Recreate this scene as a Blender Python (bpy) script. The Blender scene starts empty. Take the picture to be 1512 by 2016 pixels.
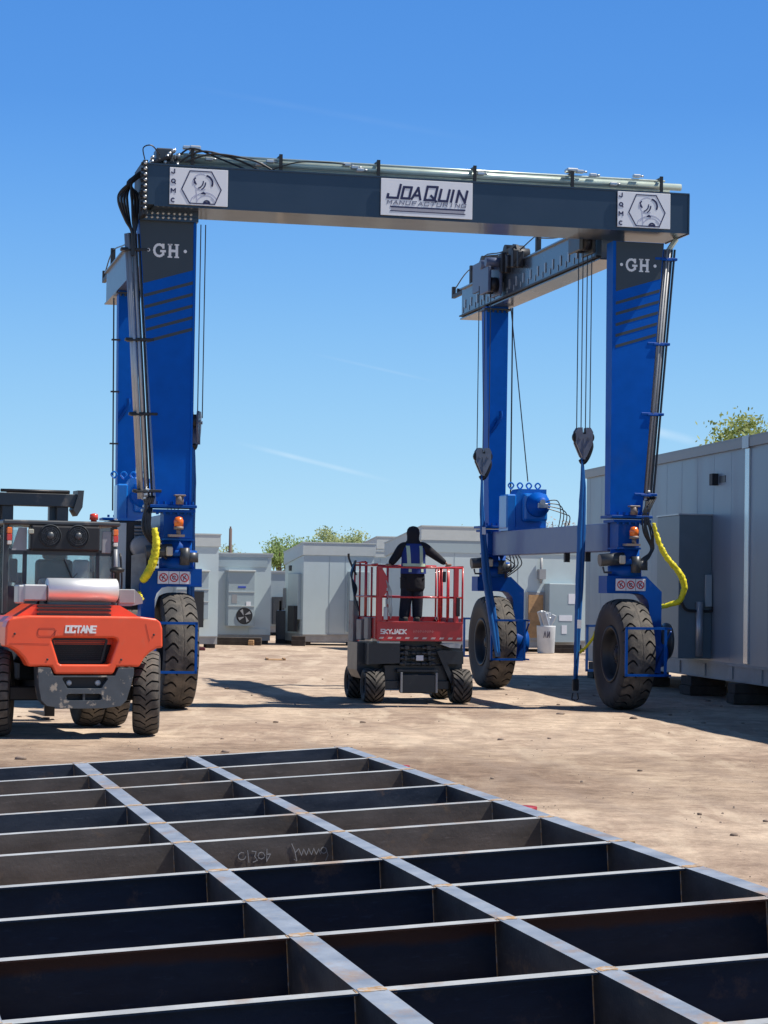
import bpy, bmesh, math, random
from mathutils import Vector, Matrix
R = math.radians
PI = math.pi
rnd = random.Random(7)
sc = bpy.context.scene
COL = sc.collection

# ------------------------------------------------------------------ camera
pitch, roll = R(1.917), R(.865)
f_ = Vector((0, math.cos(pitch), math.sin(pitch)))
u_ = Vector((0, -math.sin(pitch), math.cos(pitch)))
r_ = Vector((1, 0, 0))
r2 = math.cos(roll)*r_ + math.sin(roll)*u_
u2 = -math.sin(roll)*r_ + math.cos(roll)*u_
cam = bpy.data.cameras.new('camera')
cam.sensor_fit = 'VERTICAL'; cam.sensor_height = 24.0; cam.lens = 24*4484/2016
cam.clip_start = .3; cam.clip_end = 6000
co = bpy.data.objects.new('camera', cam); COL.objects.link(co)
M = Matrix((r2, u2, -f_)).transposed().to_4x4(); M.translation = Vector((0, 0, 2.15))
co.matrix_world = M
sc.camera = co

# ------------------------------------------------------------------ sun and sky
SUN = Vector((.62, .020, 1.0)).normalized()
w = bpy.data.worlds.new('World'); sc.world = w; w.use_nodes = True
nt = w.node_tree; nt.nodes.clear()
sky = nt.nodes.new('ShaderNodeTexSky'); sky.sky_type = 'NISHITA'; sky.sun_disc = False
sky.sun_elevation = math.asin(SUN.z); sky.sun_rotation = math.atan2(SUN.x, SUN.y)
sky.altitude = 300; sky.air_density = 1.0; sky.dust_density = .3; sky.ozone_density = 1.5
hs = nt.nodes.new('ShaderNodeHueSaturation'); hs.inputs['Saturation'].default_value = 1.22
bg = nt.nodes.new('ShaderNodeBackground'); bg.inputs['Strength'].default_value = .062
wo = nt.nodes.new('ShaderNodeOutputWorld')
nt.links.new(sky.outputs[0], hs.inputs['Color'])
tc = nt.nodes.new('ShaderNodeTexCoord')
def wmath(op, a, b=None, c=None):
    n = nt.nodes.new('ShaderNodeMath'); n.operation = op
    for i, x in enumerate((a, b, c)):
        if x is None: continue
        if isinstance(x, (int, float)): n.inputs[i].default_value = x
        else: nt.links.new(x, n.inputs[i])
    return n.outputs[0]
def wdot(v):
    n = nt.nodes.new('ShaderNodeVectorMath'); n.operation = 'DOT_PRODUCT'
    nt.links.new(tc.outputs['Generated'], n.inputs[0]); n.inputs[1].default_value = v
    return n.outputs['Value']
# old, drifting vapour trails high in the sky (directions, so they stay put from any position)
sx = nt.nodes.new('ShaderNodeSeparateXYZ'); nt.links.new(tc.outputs['Generated'], sx.inputs[0])
gr = nt.nodes.new('ShaderNodeValToRGB'); gr.color_ramp.interpolation = 'B_SPLINE'
el = gr.color_ramp.elements
stops = [(0.0, (.57, .83, .97)), (.06, (.365, .68, .96)), (.13, (.20, .49, .93)), (.21, (.095, .325, .85)), (.40, (.045, .19, .60))]
el[0].position = stops[0][0]; el[0].color = (*stops[0][1], 1); el[1].position = stops[1][0]; el[1].color = (*stops[1][1], 1)
for p_, c_ in stops[2:]:
    e_ = el.new(p_); e_.color = (*c_, 1)
nt.links.new(sx.outputs[2], gr.inputs[0])
sc_ = nt.nodes.new('ShaderNodeVectorMath'); sc_.operation = 'SCALE'; sc_.inputs[3].default_value = 12.6
nt.links.new(gr.outputs[0], sc_.inputs[0])
mz = nt.nodes.new('ShaderNodeMapRange'); mz.interpolation_type = 'SMOOTHSTEP'; mz.inputs[1].default_value = .28; mz.inputs[2].default_value = .6
nt.links.new(sx.outputs[2], mz.inputs[0])
lowmix = nt.nodes.new('ShaderNodeMixRGB'); nt.links.new(mz.outputs[0], lowmix.inputs[0]); nt.links.new(sc_.outputs[0], lowmix.inputs[1]); nt.links.new(hs.outputs[0], lowmix.inputs[2])
cur = lowmix.outputs[0]
wn = nt.nodes.new('ShaderNodeTexNoise'); wn.inputs['Scale'].default_value = 60
nt.links.new(tc.outputs['Generated'], wn.inputs['Vector'])
for d1, d2, wid, amt in [((-.0871,.9729,.2144),(.0424,.9802,.1937),.0022,.015),
                         ((-.0641,.996,.0626),(.0029,.9989,.0469),.0016,.14),
                         ((-.0313,.9943,.102),(.0223,.9956,.0907),.0010,.05),
                         ((.1096,.9915,.0722),(.1395,.9881,.0646),.0030,.16)]:
    d1 = Vector(d1); d2 = Vector(d2); n = d1.cross(d2).normalized(); m = ((d1+d2)/2).normalized(); t = n.cross(m).normalized()
    half = (d2-d1).length/2
    a = wmath('ABSOLUTE', wdot(n))
    mr = nt.nodes.new('ShaderNodeMapRange'); mr.interpolation_type = 'SMOOTHSTEP'
    nt.links.new(a, mr.inputs[0]); mr.inputs[1].default_value = wid; mr.inputs[2].default_value = 0; mr.inputs[3].default_value = 0; mr.inputs[4].default_value = amt
    b = wmath('ABSOLUTE', wdot(t))
    mr2 = nt.nodes.new('ShaderNodeMapRange'); mr2.interpolation_type = 'SMOOTHSTEP'
    nt.links.new(b, mr2.inputs[0]); mr2.inputs[1].default_value = half*1.15; mr2.inputs[2].default_value = half*.3
    front = wmath('GREATER_THAN', wdot(m), 0)
    fac = wmath('MULTIPLY', wmath('MULTIPLY', mr.outputs[0], mr2.outputs[0]), wmath('MULTIPLY', front, wmath('MULTIPLY', wn.outputs[0], 2)))
    mx = nt.nodes.new('ShaderNodeMixRGB'); mx.blend_type = 'MIX'
    nt.links.new(fac, mx.inputs[0]); mx.use_clamp = False; nt.links.new(cur, mx.inputs[1]); mx.inputs[2].default_value = (13, 14, 14.5, 1)
    cur = mx.outputs[0]
nt.links.new(cur, bg.inputs['Color']); nt.links.new(bg.outputs[0], wo.inputs[0])
sl = bpy.data.lights.new('sun', 'SUN'); sl.energy = 5.0; sl.angle = R(.53); sl.color = (1, .94, .85)
so = bpy.data.objects.new('sun', sl); COL.objects.link(so)
so.rotation_mode = 'QUATERNION'; so.rotation_quaternion = (-SUN).to_track_quat('-Z', 'Y'); so.location = (30, 0, 60)
sc.view_settings.view_transform = 'Standard'; sc.view_settings.look = 'None'
sc.view_settings.exposure = .32; sc.view_settings.gamma = 1
sc.cycles.use_denoising = True
sc.cycles.max_bounces = 8

# ------------------------------------------------------------------ materials
def pm(name, col, rough=.5, metal=0, var=.12, scale=4, bump=0, bscale=60, dirt=None, dscale=2.5, dlo=.55, dhi=.7, damt=.8, coat=0, stretch=(1,1,1), emit=None, spec=.5, dbias=None):
    m = bpy.data.materials.new(name); m.use_nodes = True
    t = m.node_tree; N = t.nodes; Lk = t.links
    p = N['Principled BSDF']
    p.inputs['Roughness'].default_value = rough; p.inputs['Metallic'].default_value = metal
    p.inputs['Coat Weight'].default_value = coat; p.inputs['Specular IOR Level'].default_value = spec
    p.inputs['Coat Roughness'].default_value = .08
    c = N.new('ShaderNodeTexCoord'); mp = N.new('ShaderNodeMapping'); mp.inputs['Scale'].default_value = stretch
    Lk.new(c.outputs['Object'], mp.inputs[0])
    n = N.new('ShaderNodeTexNoise'); n.inputs['Scale'].default_value = scale; n.inputs['Detail'].default_value = 6; n.inputs['Roughness'].default_value = .6
    Lk.new(mp.outputs[0], n.inputs['Vector'])
    cr = N.new('ShaderNodeValToRGB'); e = cr.color_ramp.elements
    e[0].position = .3; e[1].position = .7
    e[0].color = (*[max(0, x*(1-var)) for x in col], 1); e[1].color = (*[x*(1+var) for x in col], 1)
    Lk.new(n.outputs[0], cr.inputs[0]); out = cr.outputs[0]
    rr = N.new('ShaderNodeMapRange'); rr.inputs[3].default_value = rough*.85; rr.inputs[4].default_value = min(1, rough*1.2)
    Lk.new(n.outputs[0], rr.inputs[0]); rout = rr.outputs[0]
    if dirt:
        n2 = N.new('ShaderNodeTexNoise'); n2.inputs['Scale'].default_value = dscale; n2.inputs['Detail'].default_value = 8; n2.inputs['Roughness'].default_value = .65
        Lk.new(mp.outputs[0], n2.inputs['Vector'])
        mr = N.new('ShaderNodeMapRange'); mr.inputs[1].default_value = dlo; mr.inputs[2].default_value = dhi; mr.inputs[4].default_value = damt
        Lk.new(n2.outputs[0], mr.inputs[0])
        mx = N.new('ShaderNodeMixRGB'); Lk.new(mr.outputs[0], mx.inputs[0]); Lk.new(out, mx.inputs[1]); mx.inputs[2].default_value = (*dirt, 1)
        out = mx.outputs[0]
        mx2 = N.new('ShaderNodeMixRGB'); Lk.new(mr.outputs[0], mx2.inputs[0]); Lk.new(rout, mx2.inputs[1]); mx2.inputs[2].default_value = (.85, .85, .85, 1)
        rout = mx2.outputs[0]
    Lk.new(out, p.inputs['Base Color']); Lk.new(rout, p.inputs['Roughness'])
    if bump:
        n3 = N.new('ShaderNodeTexNoise'); n3.inputs['Scale'].default_value = bscale; n3.inputs['Detail'].default_value = 5
        Lk.new(mp.outputs[0], n3.inputs['Vector'])
        b = N.new('ShaderNodeBump'); b.inputs['Strength'].default_value = min(1, bump); b.inputs['Distance'].default_value = .02
        Lk.new(n3.outputs[0], b.inputs['Height']); Lk.new(b.outputs[0], p.inputs['Normal'])
    if emit:
        p.inputs['Emission Color'].default_value = (*emit[0], 1); p.inputs['Emission Strength'].default_value = emit[1]
    return m
DUST = (.42, .33, .25)
BLUE = pm('blue_paint', (.0, .095, .46), .45, var=.08, coat=.0, spec=.12, dirt=(.03,.09,.25), dscale=1.2, dlo=.6, dhi=.8, damt=.3)
BLUE2 = pm('blue_paint_dusty', (.0, .07, .34), .45, spec=.2, var=.08, dirt=DUST, dscale=3, dlo=.6, dhi=.85, damt=.25)
PALEBLUE = pm('pale_blue_grey_paint', (.05, .085, .25), .4, var=.05, coat=.1)
SLATE = pm('slate_paint', (.020, .036, .062), .3, var=.08, coat=.25, scale=1.5)
SLATE2 = pm('slate_paint_stripe', (.035, .045, .055), .4, var=.05)
BLACK = pm('black_rubber', (.012, .012, .013), .5, var=.2)
HOSE = pm('black_hose', (.014, .014, .016), .35, var=.2)
DARK = pm('dark_steel', (.03, .032, .036), .5, metal=.3, var=.2)
DARK2 = pm('dark_grey_paint', (.045, .052, .06), .4, var=.12, dirt=DUST, dscale=4, dlo=.6, dhi=.8, damt=.35)
STEELC = pm('zinc_steel', (.5, .52, .53), .35, metal=.7, var=.1)
PIPE = pm('green_tinted_pipe', (.55, .63, .55), .3, metal=.35, var=.1)
GREY = pm('grey_paint', (.3, .31, .32), .4, var=.08)
LGREY = pm('silver_sheet', (.42, .44, .46), .35, metal=.5, var=.1)
WHITE = pm('white_board', (.78, .79, .82), .4, var=.03)
WPAINT = pm('white_letter_paint', (.8, .8, .8), .5, var=.03)
NAVY = pm('navy_letter', (.012, .014, .07), .5, var=.05)
MIDG = pm('grey_letter', (.16, .17, .24), .5, var=.05)
LILAC = pm('pale_lilac_print', (.45, .46, .58), .5, var=.08)
REDP = pm('red_sign_print', (.55, .03, .04), .5, var=.05)
ORANGE = pm('amber_lens', (.85, .18, .02), .25, var=.05, coat=.5)
REDL = pm('red_lens', (.65, .04, .03), .25, var=.05, coat=.5)
TREAD = pm('dusty_tread_rubber', (.065, .06, .055), .85, var=.3, scale=12, dirt=(.22,.19,.155), dscale=4, dlo=.42, dhi=.72, damt=.7, bump=.3)
GROOVE = pm('tyre_groove_rubber', (.018, .017, .017), .8, var=.3)
SIDEW = pm('tyre_sidewall', (.035, .034, .034), .7, var=.3, scale=3, dirt=(.12,.1,.085), dscale=2, dlo=.5, dhi=.8, damt=.5)
YELLOW = pm('yellow_sleeve', (.78, .68, .02), .6, var=.15, scale=8, dirt=(.15,.12,.02), dscale=14, dlo=.6, dhi=.66, damt=.7, bump=.6, bscale=25)
SLING = pm('blue_sling_fabric', (.008, .11, .36), .45, var=.15, scale=14, stretch=(1,1,.15), bump=.3, bscale=80)
GLASS = bpy.data.materials.new('cab_glass'); GLASS.use_nodes = True
gp = GLASS.node_tree.nodes['Principled BSDF']; gp.inputs['Base Color'].default_value = (.75,.85,.85,1); gp.inputs['Transmission Weight'].default_value = .9; gp.inputs['Roughness'].default_value = .08; gp.inputs['IOR'].default_value = 1.3

# ------------------------------------------------------------------ mesh helpers
class MB:
    def __init__(s): s.bm = bmesh.new(); s.slot = 0
    def _tag(s, vs):
        fs = set(f for v in vs for f in v.link_faces)
        for f in fs:
            if s.slot: f.material_index = s.slot
        return fs
    def box(s, x0, x1, y0, y1, z0, z1, bev=0, seg=1, rot=None, piv=None):
        r = bmesh.ops.create_cube(s.bm, size=1)['verts']
        c = Vector(((x0+x1)/2, (y0+y1)/2, (z0+z1)/2)); d = (abs(x1-x0), abs(y1-y0), abs(z1-z0))
        for v in r: v.co = Vector((v.co.x*d[0], v.co.y*d[1], v.co.z*d[2])) + c
        if bev:
            es = list(set(e for v in r for e in v.link_edges))
            o = bmesh.ops.bevel(s.bm, geom=es, offset=min(bev, min(d)*.45), segments=seg, affect='EDGES', profile=.5)
            r = list(set(v for f in o['faces'] for v in f.verts))
            r = s._grow(r)
        if rot is not None:
            pv = Vector(piv) if piv is not None else c
            for v in r: v.co = rot @ (v.co-pv) + pv
        s._tag(r); return s
    def _grow(s, r):
        seen = set(r); st = list(r)
        while st:
            v = st.pop()
            for e in v.link_edges:
                o = e.other_vert(v)
                if o not in seen: seen.add(o); st.append(o)
        return list(seen)
    def prism(s, pts, d0, d1, plane='xz', fn=None):
        """polygon extruded along the remaining axis; fn maps (a,b,d) to a point"""
        if fn is None:
            fn = {'xz': lambda a, b, d: (a, d, b), 'yz': lambda a, b, d: (d, a, b), 'xy': lambda a, b, d: (a, b, d)}[plane]
        A = [s.bm.verts.new(fn(a, b, d0)) for a, b in pts]; B = [s.bm.verts.new(fn(a, b, d1)) for a, b in pts]
        n = len(pts); F = [s.bm.faces.new(A), s.bm.faces.new(B[::-1])]
        for i in range(n): F.append(s.bm.faces.new((A[(i+1) % n], A[i], B[i], B[(i+1) % n])))
        for f in F: f.material_index = s.slot
        return s
    def cyl(s, p0, p1, r0, r1=None, n=16, caps=True):
        return s.tube([p0, p1], [r0, r0 if r1 is None else r1], n, caps)
    def tube(s, P, rad, n=8, caps=True, smooth=0):
        P = [Vector(p) for p in P]
        if smooth:
            Q = []; RR = []
            rl = rad if isinstance(rad, (list, tuple)) else [rad]*len(P)
            for i in range(len(P)-1):
                a, b, c, d = P[max(0, i-1)], P[i], P[i+1], P[min(len(P)-1, i+2)]
                for k in range(smooth):
                    t = k/smooth
                    Q.append(.5*((2*b)+(c-a)*t+(2*a-5*b+4*c-d)*t*t+(3*b-a-3*c+d)*t**3)); RR.append(rl[i]*(1-t)+rl[i+1]*t)
            Q.append(P[-1]); RR.append(rl[-1]); P = Q; rad = RR
        if not isinstance(rad, (list, tuple)): rad = [rad]*len(P)
        up = None; rings = []
        for i, p in enumerate(P):
            d = (P[min(i+1, len(P)-1)]-P[max(i-1, 0)]).normalized()
            if up is None: up = d.orthogonal().normalized()
            else:
                up = (up - d*up.dot(d)); up = up.normalized() if up.length > 1e-6 else d.orthogonal().normalized()
            sd = d.cross(up)
            rings.append([s.bm.verts.new(p+(up*math.cos(2*PI*k/n)+sd*math.sin(2*PI*k/n))*rad[i]) for k in range(n)])
        for a, b in zip(rings, rings[1:]):
            for k in range(n):
                f = s.bm.faces.new((a[k], a[(k+1) % n], b[(k+1) % n], b[k])); f.smooth = n > 6; f.material_index = s.slot
        if caps:
            for rg in (rings[0][::-1], rings[-1]):
                f = s.bm.faces.new(rg); f.material_index = s.slot
        return s
    def loft(s, rings, caps=True, closed=True):
        V = [[s.bm.verts.new(p) for p in r] for r in rings]; n = len(V[0])
        for a, b in zip(V, V[1:]):
            for k in range(n if closed else n-1):
                f = s.bm.faces.new((a[k], a[(k+1) % n], b[(k+1) % n], b[k])); f.smooth = True; f.material_index = s.slot
        if caps and closed:
            s.bm.faces.new(V[0][::-1]).material_index = s.slot; s.bm.faces.new(V[-1]).material_index = s.slot
        return s
    def lathe(s, prof, c=(0,0,0), axis='x', n=32, caps=True):
        """prof: (axial, radius) pairs"""
        c = Vector(c); rings = []
        for a, r in prof:
            ring = []
            for k in range(n):
                t = 2*PI*k/n; q = {'x': (a, r*math.cos(t), r*math.sin(t)), 'y': (r*math.cos(t), a, r*math.sin(t)), 'z': (r*math.cos(t), r*math.sin(t), a)}[axis]
                ring.append(c+Vector(q))
            rings.append(ring)
        return s.loft(rings, caps=caps)
    def face(s, pts):
        f = s.bm.faces.new([s.bm.verts.new(p) for p in pts]); f.material_index = s.slot; return s
    def strokes(s, lines, wd, O, U, V, dep=.003, off=0):
        """thick pen strokes as thin raised boxes; lines of (u,v) points in the plane O + u U + v V"""
        O, U, V = Vector(O), Vector(U), Vector(V); Nn = U.normalized().cross(V.normalized()); k = 0
        for ln in lines:
            for a, b in zip(ln, ln[1:]):
                A = Vector(a); B = Vector(b); d = (B-A)
                if d.length < 1e-9: continue
                d.normalize(); q = Vector((-d.y, d.x))*wd/2; e = d*wd/2*.9
                k += 1; z0 = off; z1 = off+dep+.0004*(k % 9)
                c = [A-e+q, A-e-q, B+e-q, B+e+q]
                lo = [s.bm.verts.new(O+U*p.x+V*p.y+Nn*z0) for p in c]; hi = [s.bm.verts.new(O+U*p.x+V*p.y+Nn*z1) for p in c]
                F = [s.bm.faces.new(hi)]
                for i in range(4): F.append(s.bm.faces.new((lo[i], lo[(i+1) % 4], hi[(i+1) % 4], hi[i])))
                for f in F: f.material_index = s.slot
        return s
    def done(s, name, mat, parent=None, loc=None, rot=None, recalc=True):
        me = bpy.data.meshes.new(name)
        if recalc: bmesh.ops.recalc_face_normals(s.bm, faces=s.bm.faces)
        s.bm.to_mesh(me); s.bm.free()
        for m in (mat if isinstance(mat, (list, tuple)) else [mat]): me.materials.append(m)
        o = bpy.data.objects.new(name, me); COL.objects.link(o)
        if parent: o.parent = parent
        if loc is not None: o.location = loc
        if rot is not None: o.rotation_euler = rot
        return o
def thing(name, label, cat, loc=(0,0,0), rz=0, group=None):
    o = bpy.data.objects.new(name, None); COL.objects.link(o); o.location = loc; o.rotation_euler = (0, 0, rz)
    o.empty_display_size = .3
    return tag(o, label, cat, group)
def tag(o, label, cat, group=None):
    o['label'] = label; o['category'] = cat
    if group: o['group'] = group
    return o
def struct(o, kind='structure'): o['kind'] = kind; return o
def rz(a): return Matrix.Rotation(a, 3, 'Z')
def rx(a): return Matrix.Rotation(a, 3, 'X')
def ry(a): return Matrix.Rotation(a, 3, 'Y')

# stroke letters on a 1 wide x 1.4 high cell
def arc(cx, cy, r, a0, a1, n=10, sy=1): return [(cx+r*math.cos(R(a0+(a1-a0)*i/n)), cy+sy*r*math.sin(R(a0+(a1-a0)*i/n))) for i in range(n+1)]
GL = {
 'J': [[(.85,1.4),(.85,0),(0,0),(0,.35)]], 'O': [[(0,0),(0,1.4),(.85,1.4),(.85,0),(0,0)]],
 'A': [[(0,0),(.45,1.4),(.9,0)],[(.18,.45),(.72,.45)]], 'Q': [[(0,0),(0,1.4),(.9,1.4),(.9,0),(0,0)],[(.5,.45),(1.05,-.1)]],
 'U': [[(0,1.4),(0,0),(.85,0),(.85,1.4)]], 'I': [[(.2,0),(.2,1.4)]], 'N': [[(0,0),(0,1.4),(.85,0),(.85,1.4)]],
 'M': [[(0,0),(0,1.4),(.45,.6),(.9,1.4),(.9,0)]], 'F': [[(0,0),(0,1.4),(.85,1.4)],[(0,.7),(.7,.7)]],
 'C': [[(.85,1.1),(.85,1.4),(0,1.4),(0,0),(.85,0),(.85,.3)]], 'T': [[(0,1.4),(.9,1.4)],[(.45,1.4),(.45,0)]],
 'R': [[(0,0),(0,1.4),(.85,1.4),(.85,.7),(0,.7)],[(.45,.7),(.9,0)]], 'G': [[(.85,1.1),(.85,1.4),(0,1.4),(0,0),(.85,0),(.85,.65),(.45,.65)]],
 'E': [[(.85,1.4),(0,1.4),(0,0),(.85,0)],[(0,.7),(.75,.7)]], 'S': [[(.85,1.4),(0,1.4),(0,.75),(.85,.65),(.85,0),(0,0)]],
 'K': [[(0,0),(0,1.4)],[(.85,1.4),(0,.65),(.85,0)]], 'Y': [[(0,1.4),(.45,.7),(.9,1.4)],[(.45,.7),(.45,0)]],
 '1': [[(.2,1.1),(.45,1.4),(.45,0)]], '5': [[(.85,1.4),(0,1.4),(0,.8),(.85,.7),(.85,0),(0,0)]], '3': [[(0,1.4),(.85,1.4),(.4,.8),(.85,.5),(.85,0),(0,0)]],
 ' ': [],
}
def word(txt, x, y, w, h, gap=.25, shear=0, sizes=None):
    """list of strokes for txt starting at x,y; w per letter, h letter height"""
    out = []
    for i, ch in enumerate(txt):
        k = (sizes or {}).get(i, 1.0)
        for ln in GL[ch]: out.append([(x+a*w*k+shear*b/1.4*h*k, y+b/1.4*h*k) for a, b in ln])
        x += w*k*((.4 if ch == 'I' else .9)+gap)
    return out, x

# tyre: tread surface with grooves cut from both shoulders; axis = local x, centre at origin
def tyre(name, Rr, wd, parent, loc, nl=30, gfrac=.16, depth=.045, bend=None, reach=(.12, 1.0), rim=.5, rot=None, stag=.5, mats=None):
    bm = bmesh.new(); hw = wd/2
    bend = bend or (lambda u: .25*math.sin(u*3))
    crown = lambda u: Rr - .055*Rr*abs(u)**3.2
    us = [-1.0+2.0*i/16 for i in range(17)]
    us = sorted(set([round(u, 4) for u in us] + [reach[0]-.004, reach[0]+.004, -reach[0]-.004, -reach[0]+.004, .0]))
    ts = [0, .03, gfrac, gfrac+.03, .5*(1+gfrac), .97]
    pitch_ = 2*PI/nl; rings = []
    for u in us:
        ring = []
        side = 1 if u > 0 else -1
        au = abs(u); ingroove = reach[0]+.002 < au <= reach[1]+1e-3
        for k in range(nl):
            for j, t in enumerate(ts):
                th = (k+t+bend(au)*1.0+(stag if side > 0 else 0))*pitch_
                r = crown(u) - (depth if (ingroove and j in (1, 2)) else 0)
                if ingroove and j in (1, 2) and au > .93: r -= .01
                ring.append(bm.verts.new((u*hw, r*math.cos(th), r*math.sin(th))))
        rings.append(ring)
    n = len(rings[0])
    if stag:
        # the two halves are staggered: split the middle strip into its own faces by sharing u=0 ring angles
        pass
    for a, b, ua, ub in zip(rings, rings[1:], us, us[1:]):
        for k in range(n):
            off = 0
            f = bm.faces.new((a[k], b[k], b[(k+1) % n], a[(k+1) % n]))
            j = k % len(ts); mid = abs((ua+ub)/2)
            f.material_index = 1 if (j in (0, 1, 2) and reach[0] < mid < reach[1]) else 0
    # sidewalls down to the rim
    for sg in (-1, 1):
        base = rings[0] if sg < 0 else rings[-1]; prev = base
        for (uu, rr) in [(1.06, .90), (1.12, .80), (1.08, .70), (.95, rim+.06), (.9, rim)]:
            ring = []
            for k, v in enumerate(base):
                th = math.atan2(v.co.z, v.co.y)
                ring.append(bm.verts.new((sg*uu*hw, rr*Rr*math.cos(th), rr*Rr*math.sin(th))))
            for k in range(n):
                q = (prev[k], prev[(k+1) % n], ring[(k+1) % n], ring[k])
                f = bm.faces.new(q if sg > 0 else q[::-1]); f.material_index = 2; f.smooth = True
            prev = ring
    bmesh.ops.recalc_face_normals(bm, faces=bm.faces)
    me = bpy.data.meshes.new(name); bm.to_mesh(me); bm.free()
    for m in (mats or [TREAD, GROOVE, SIDEW]): me.materials.append(m)
    o = bpy.data.objects.new(name, me); COL.objects.link(o); o.parent = parent
    if loc: o.location = loc
    if rot: o.rotation_euler = rot
    return o
def rimdisc(mb, Rr, hw, sides=(1,-1)):
    h_ = [(.62, .001), (.62, .15), (.5, .19), (.48, .34), (.2, .42), (.16, .74), (.5, .82), (.92, .88), (1.0, .93), (1.0, 1.0)]
    mb.lathe([(-hw*a, Rr*b) for a, b in h_] + [(hw*a, Rr*b) for a, b in h_[::-1]], n=40)
    for sg in sides:
        for k in range(10):
            t = 2*PI*k/10; y, z = Rr*.26*math.cos(t), Rr*.26*math.sin(t)
            mb.cyl((sg*hw*.45, y, z), (sg*hw*.56, y, z), Rr*.03, n=6)
def rope(pts, r, name, mat, parent, n=6, smooth=6):
    return MB().tube(pts, r, n, smooth=smooth).done(name, mat, parent)
# ------------------------------------------------------------------ ground
def ground():
    bm = bmesh.new()
    xs = [-400,-250,-150,-90,-60,-40,-28] + [-20+i*.5 for i in range(81)] + [28,40,60,90,150,250,400]
    ys = [-40,-15,0] + [6+i*.35 for i in range(140)] + [57,60,64,68,73,80,90,105,130,170,230,320,500,900,1500]
    from mathutils import noise
    def h(x, y):
        if not (5 < y < 60 and -21 < x < 21): return 0
        v = .018*noise.noise(Vector((x*.5, y*.35, 0))) + .012*noise.noise(Vector((x*1.7, y*1.2, 5)))
        # wheel ruts sweeping through the yard
        for c, a in ((2.2, -.22), (4.0, -.22), (6.1, -.35)):
            d = (x-c-a*(y-20)); v -= .02*math.exp(-(d/.25)**2)
            v += .012*math.exp(-((d-.45)/.2)**2)
        return v - .012
    V = [[bm.verts.new((x, y, h(x, y))) for x in xs] for y in ys]
    for a, b in zip(V, V[1:]):
        for k in range(len(xs)-1):
            f = bm.faces.new((a[k], a[k+1], b[k+1], b[k])); f.smooth = True
    me = bpy.data.meshes.new('ground'); bm.to_mesh(me); bm.free()
    m = bpy.data.materials.new('packed_dirt'); m.use_nodes = True; t = m.node_tree; N = t.nodes; Lk = t.links
    p = N['Principled BSDF']; p.inputs['Roughness'].default_value = .95; p.inputs['Specular IOR Level'].default_value = .15
    c = N.new('ShaderNodeTexCoord')
    def nz(scale, sx=1, sy=1, rot=0, det=6, ro=.6):
        mp = N.new('ShaderNodeMapping'); mp.inputs['Scale'].default_value = (sx, sy, 1); mp.inputs['Rotation'].default_value = (0, 0, rot)
        Lk.new(c.outputs['Object'], mp.inputs[0])
        n = N.new('ShaderNodeTexNoise'); n.inputs['Scale'].default_value = scale; n.inputs['Detail'].default_value = det; n.inputs['Roughness'].default_value = ro
        Lk.new(mp.outputs[0], n.inputs['Vector']); return n.outputs[0]
    def ramp(src, a, b, ca, cb):
        r = N.new('ShaderNodeValToRGB'); e = r.color_ramp.elements; e[0].position = a; e[1].position = b; e[0].color = (*ca, 1); e[1].color = (*cb, 1)
        Lk.new(src, r.inputs[0]); return r.outputs[0]
    def mix(fac, a, b, mode='MIX', amt=None):
        x = N.new('ShaderNodeMixRGB'); x.blend_type = mode
        if isinstance(fac, float): x.inputs[0].default_value = fac
        else: Lk.new(fac, x.inputs[0])
        for i, q in ((1, a), (2, b)):
            if isinstance(q, tuple): x.inputs[i].default_value = (*q, 1)
            else: Lk.new(q, x.inputs[i])
        return x.outputs[0]
    base = ramp(nz(.38, 1, .55, .1, 6, .6), .38, .62, (.355, .268, .208), (.55, .44, .34))
    mid = ramp(nz(2.6, .8, .8, .2, 9, .72), .36, .64, (.66, .635, .62), (1.16, 1.15, 1.12))
    col = mix(.9, base, mid, 'MULTIPLY')
    fine = ramp(nz(13, 1, 1, 0, 6, .7), .34, .66, (.80, .79, .78), (1.12, 1.12, 1.12))
    col = mix(.7, col, fine, 'MULTIPLY')
    pale = ramp(nz(1.1, 1, .16, .28, 8, .65), .53, .62, (0, 0, 0), (1, 1, 1))
    col = mix(mix(.45, (0, 0, 0), pale), col, (.63, .52, .395))
    dk = ramp(nz(1.7, .55, 1.3, .05, 10, .75), .585, .64, (0, 0, 0), (1, 1, 1))
    col = mix(mix(.55, (0, 0, 0), dk), col, (.25, .185, .145))
    # tyre tracks sweeping toward the crane, with lug prints across them
    sp_ = N.new('ShaderNodeSeparateXYZ'); Lk.new(c.outputs['Object'], sp_.inputs[0])
    def mt(op, x, y=None, z=None):
        n = N.new('ShaderNodeMath'); n.operation = op
        for i, q in enumerate((x, y, z)):
            if q is None: continue
            if isinstance(q, (int, float)): n.inputs[i].default_value = q
            else: Lk.new(q, n.inputs[i])
        return n.outputs[0]
    ex_ = mt('DIVIDE', mt('ADD', sp_.outputs[0], 1.5), 8.5); ey_ = mt('DIVIDE', mt('SUBTRACT', sp_.outputs[1], 27.0), 5.5)
    el_ = mt('SUBTRACT', 1.15, mt('ADD', mt('MULTIPLY', ex_, ex_), mt('MULTIPLY', ey_, ey_)))
    el_ = mt('ADD', el_, mt('MULTIPLY', mt('SUBTRACT', nz(.8, .6, 1, 0, 8, .7), .5), 2.6))
    elc = N.new('ShaderNodeClamp'); Lk.new(el_, elc.inputs[0])
    xx = N.new('ShaderNodeMixRGB'); xx.blend_type = 'MULTIPLY'; Lk.new(mt('MULTIPLY', elc.outputs[0], .85), xx.inputs[0]); Lk.new(col, xx.inputs[1]); xx.inputs[2].default_value = (.60, .565, .54, 1); col = xx.outputs[0]
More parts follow.
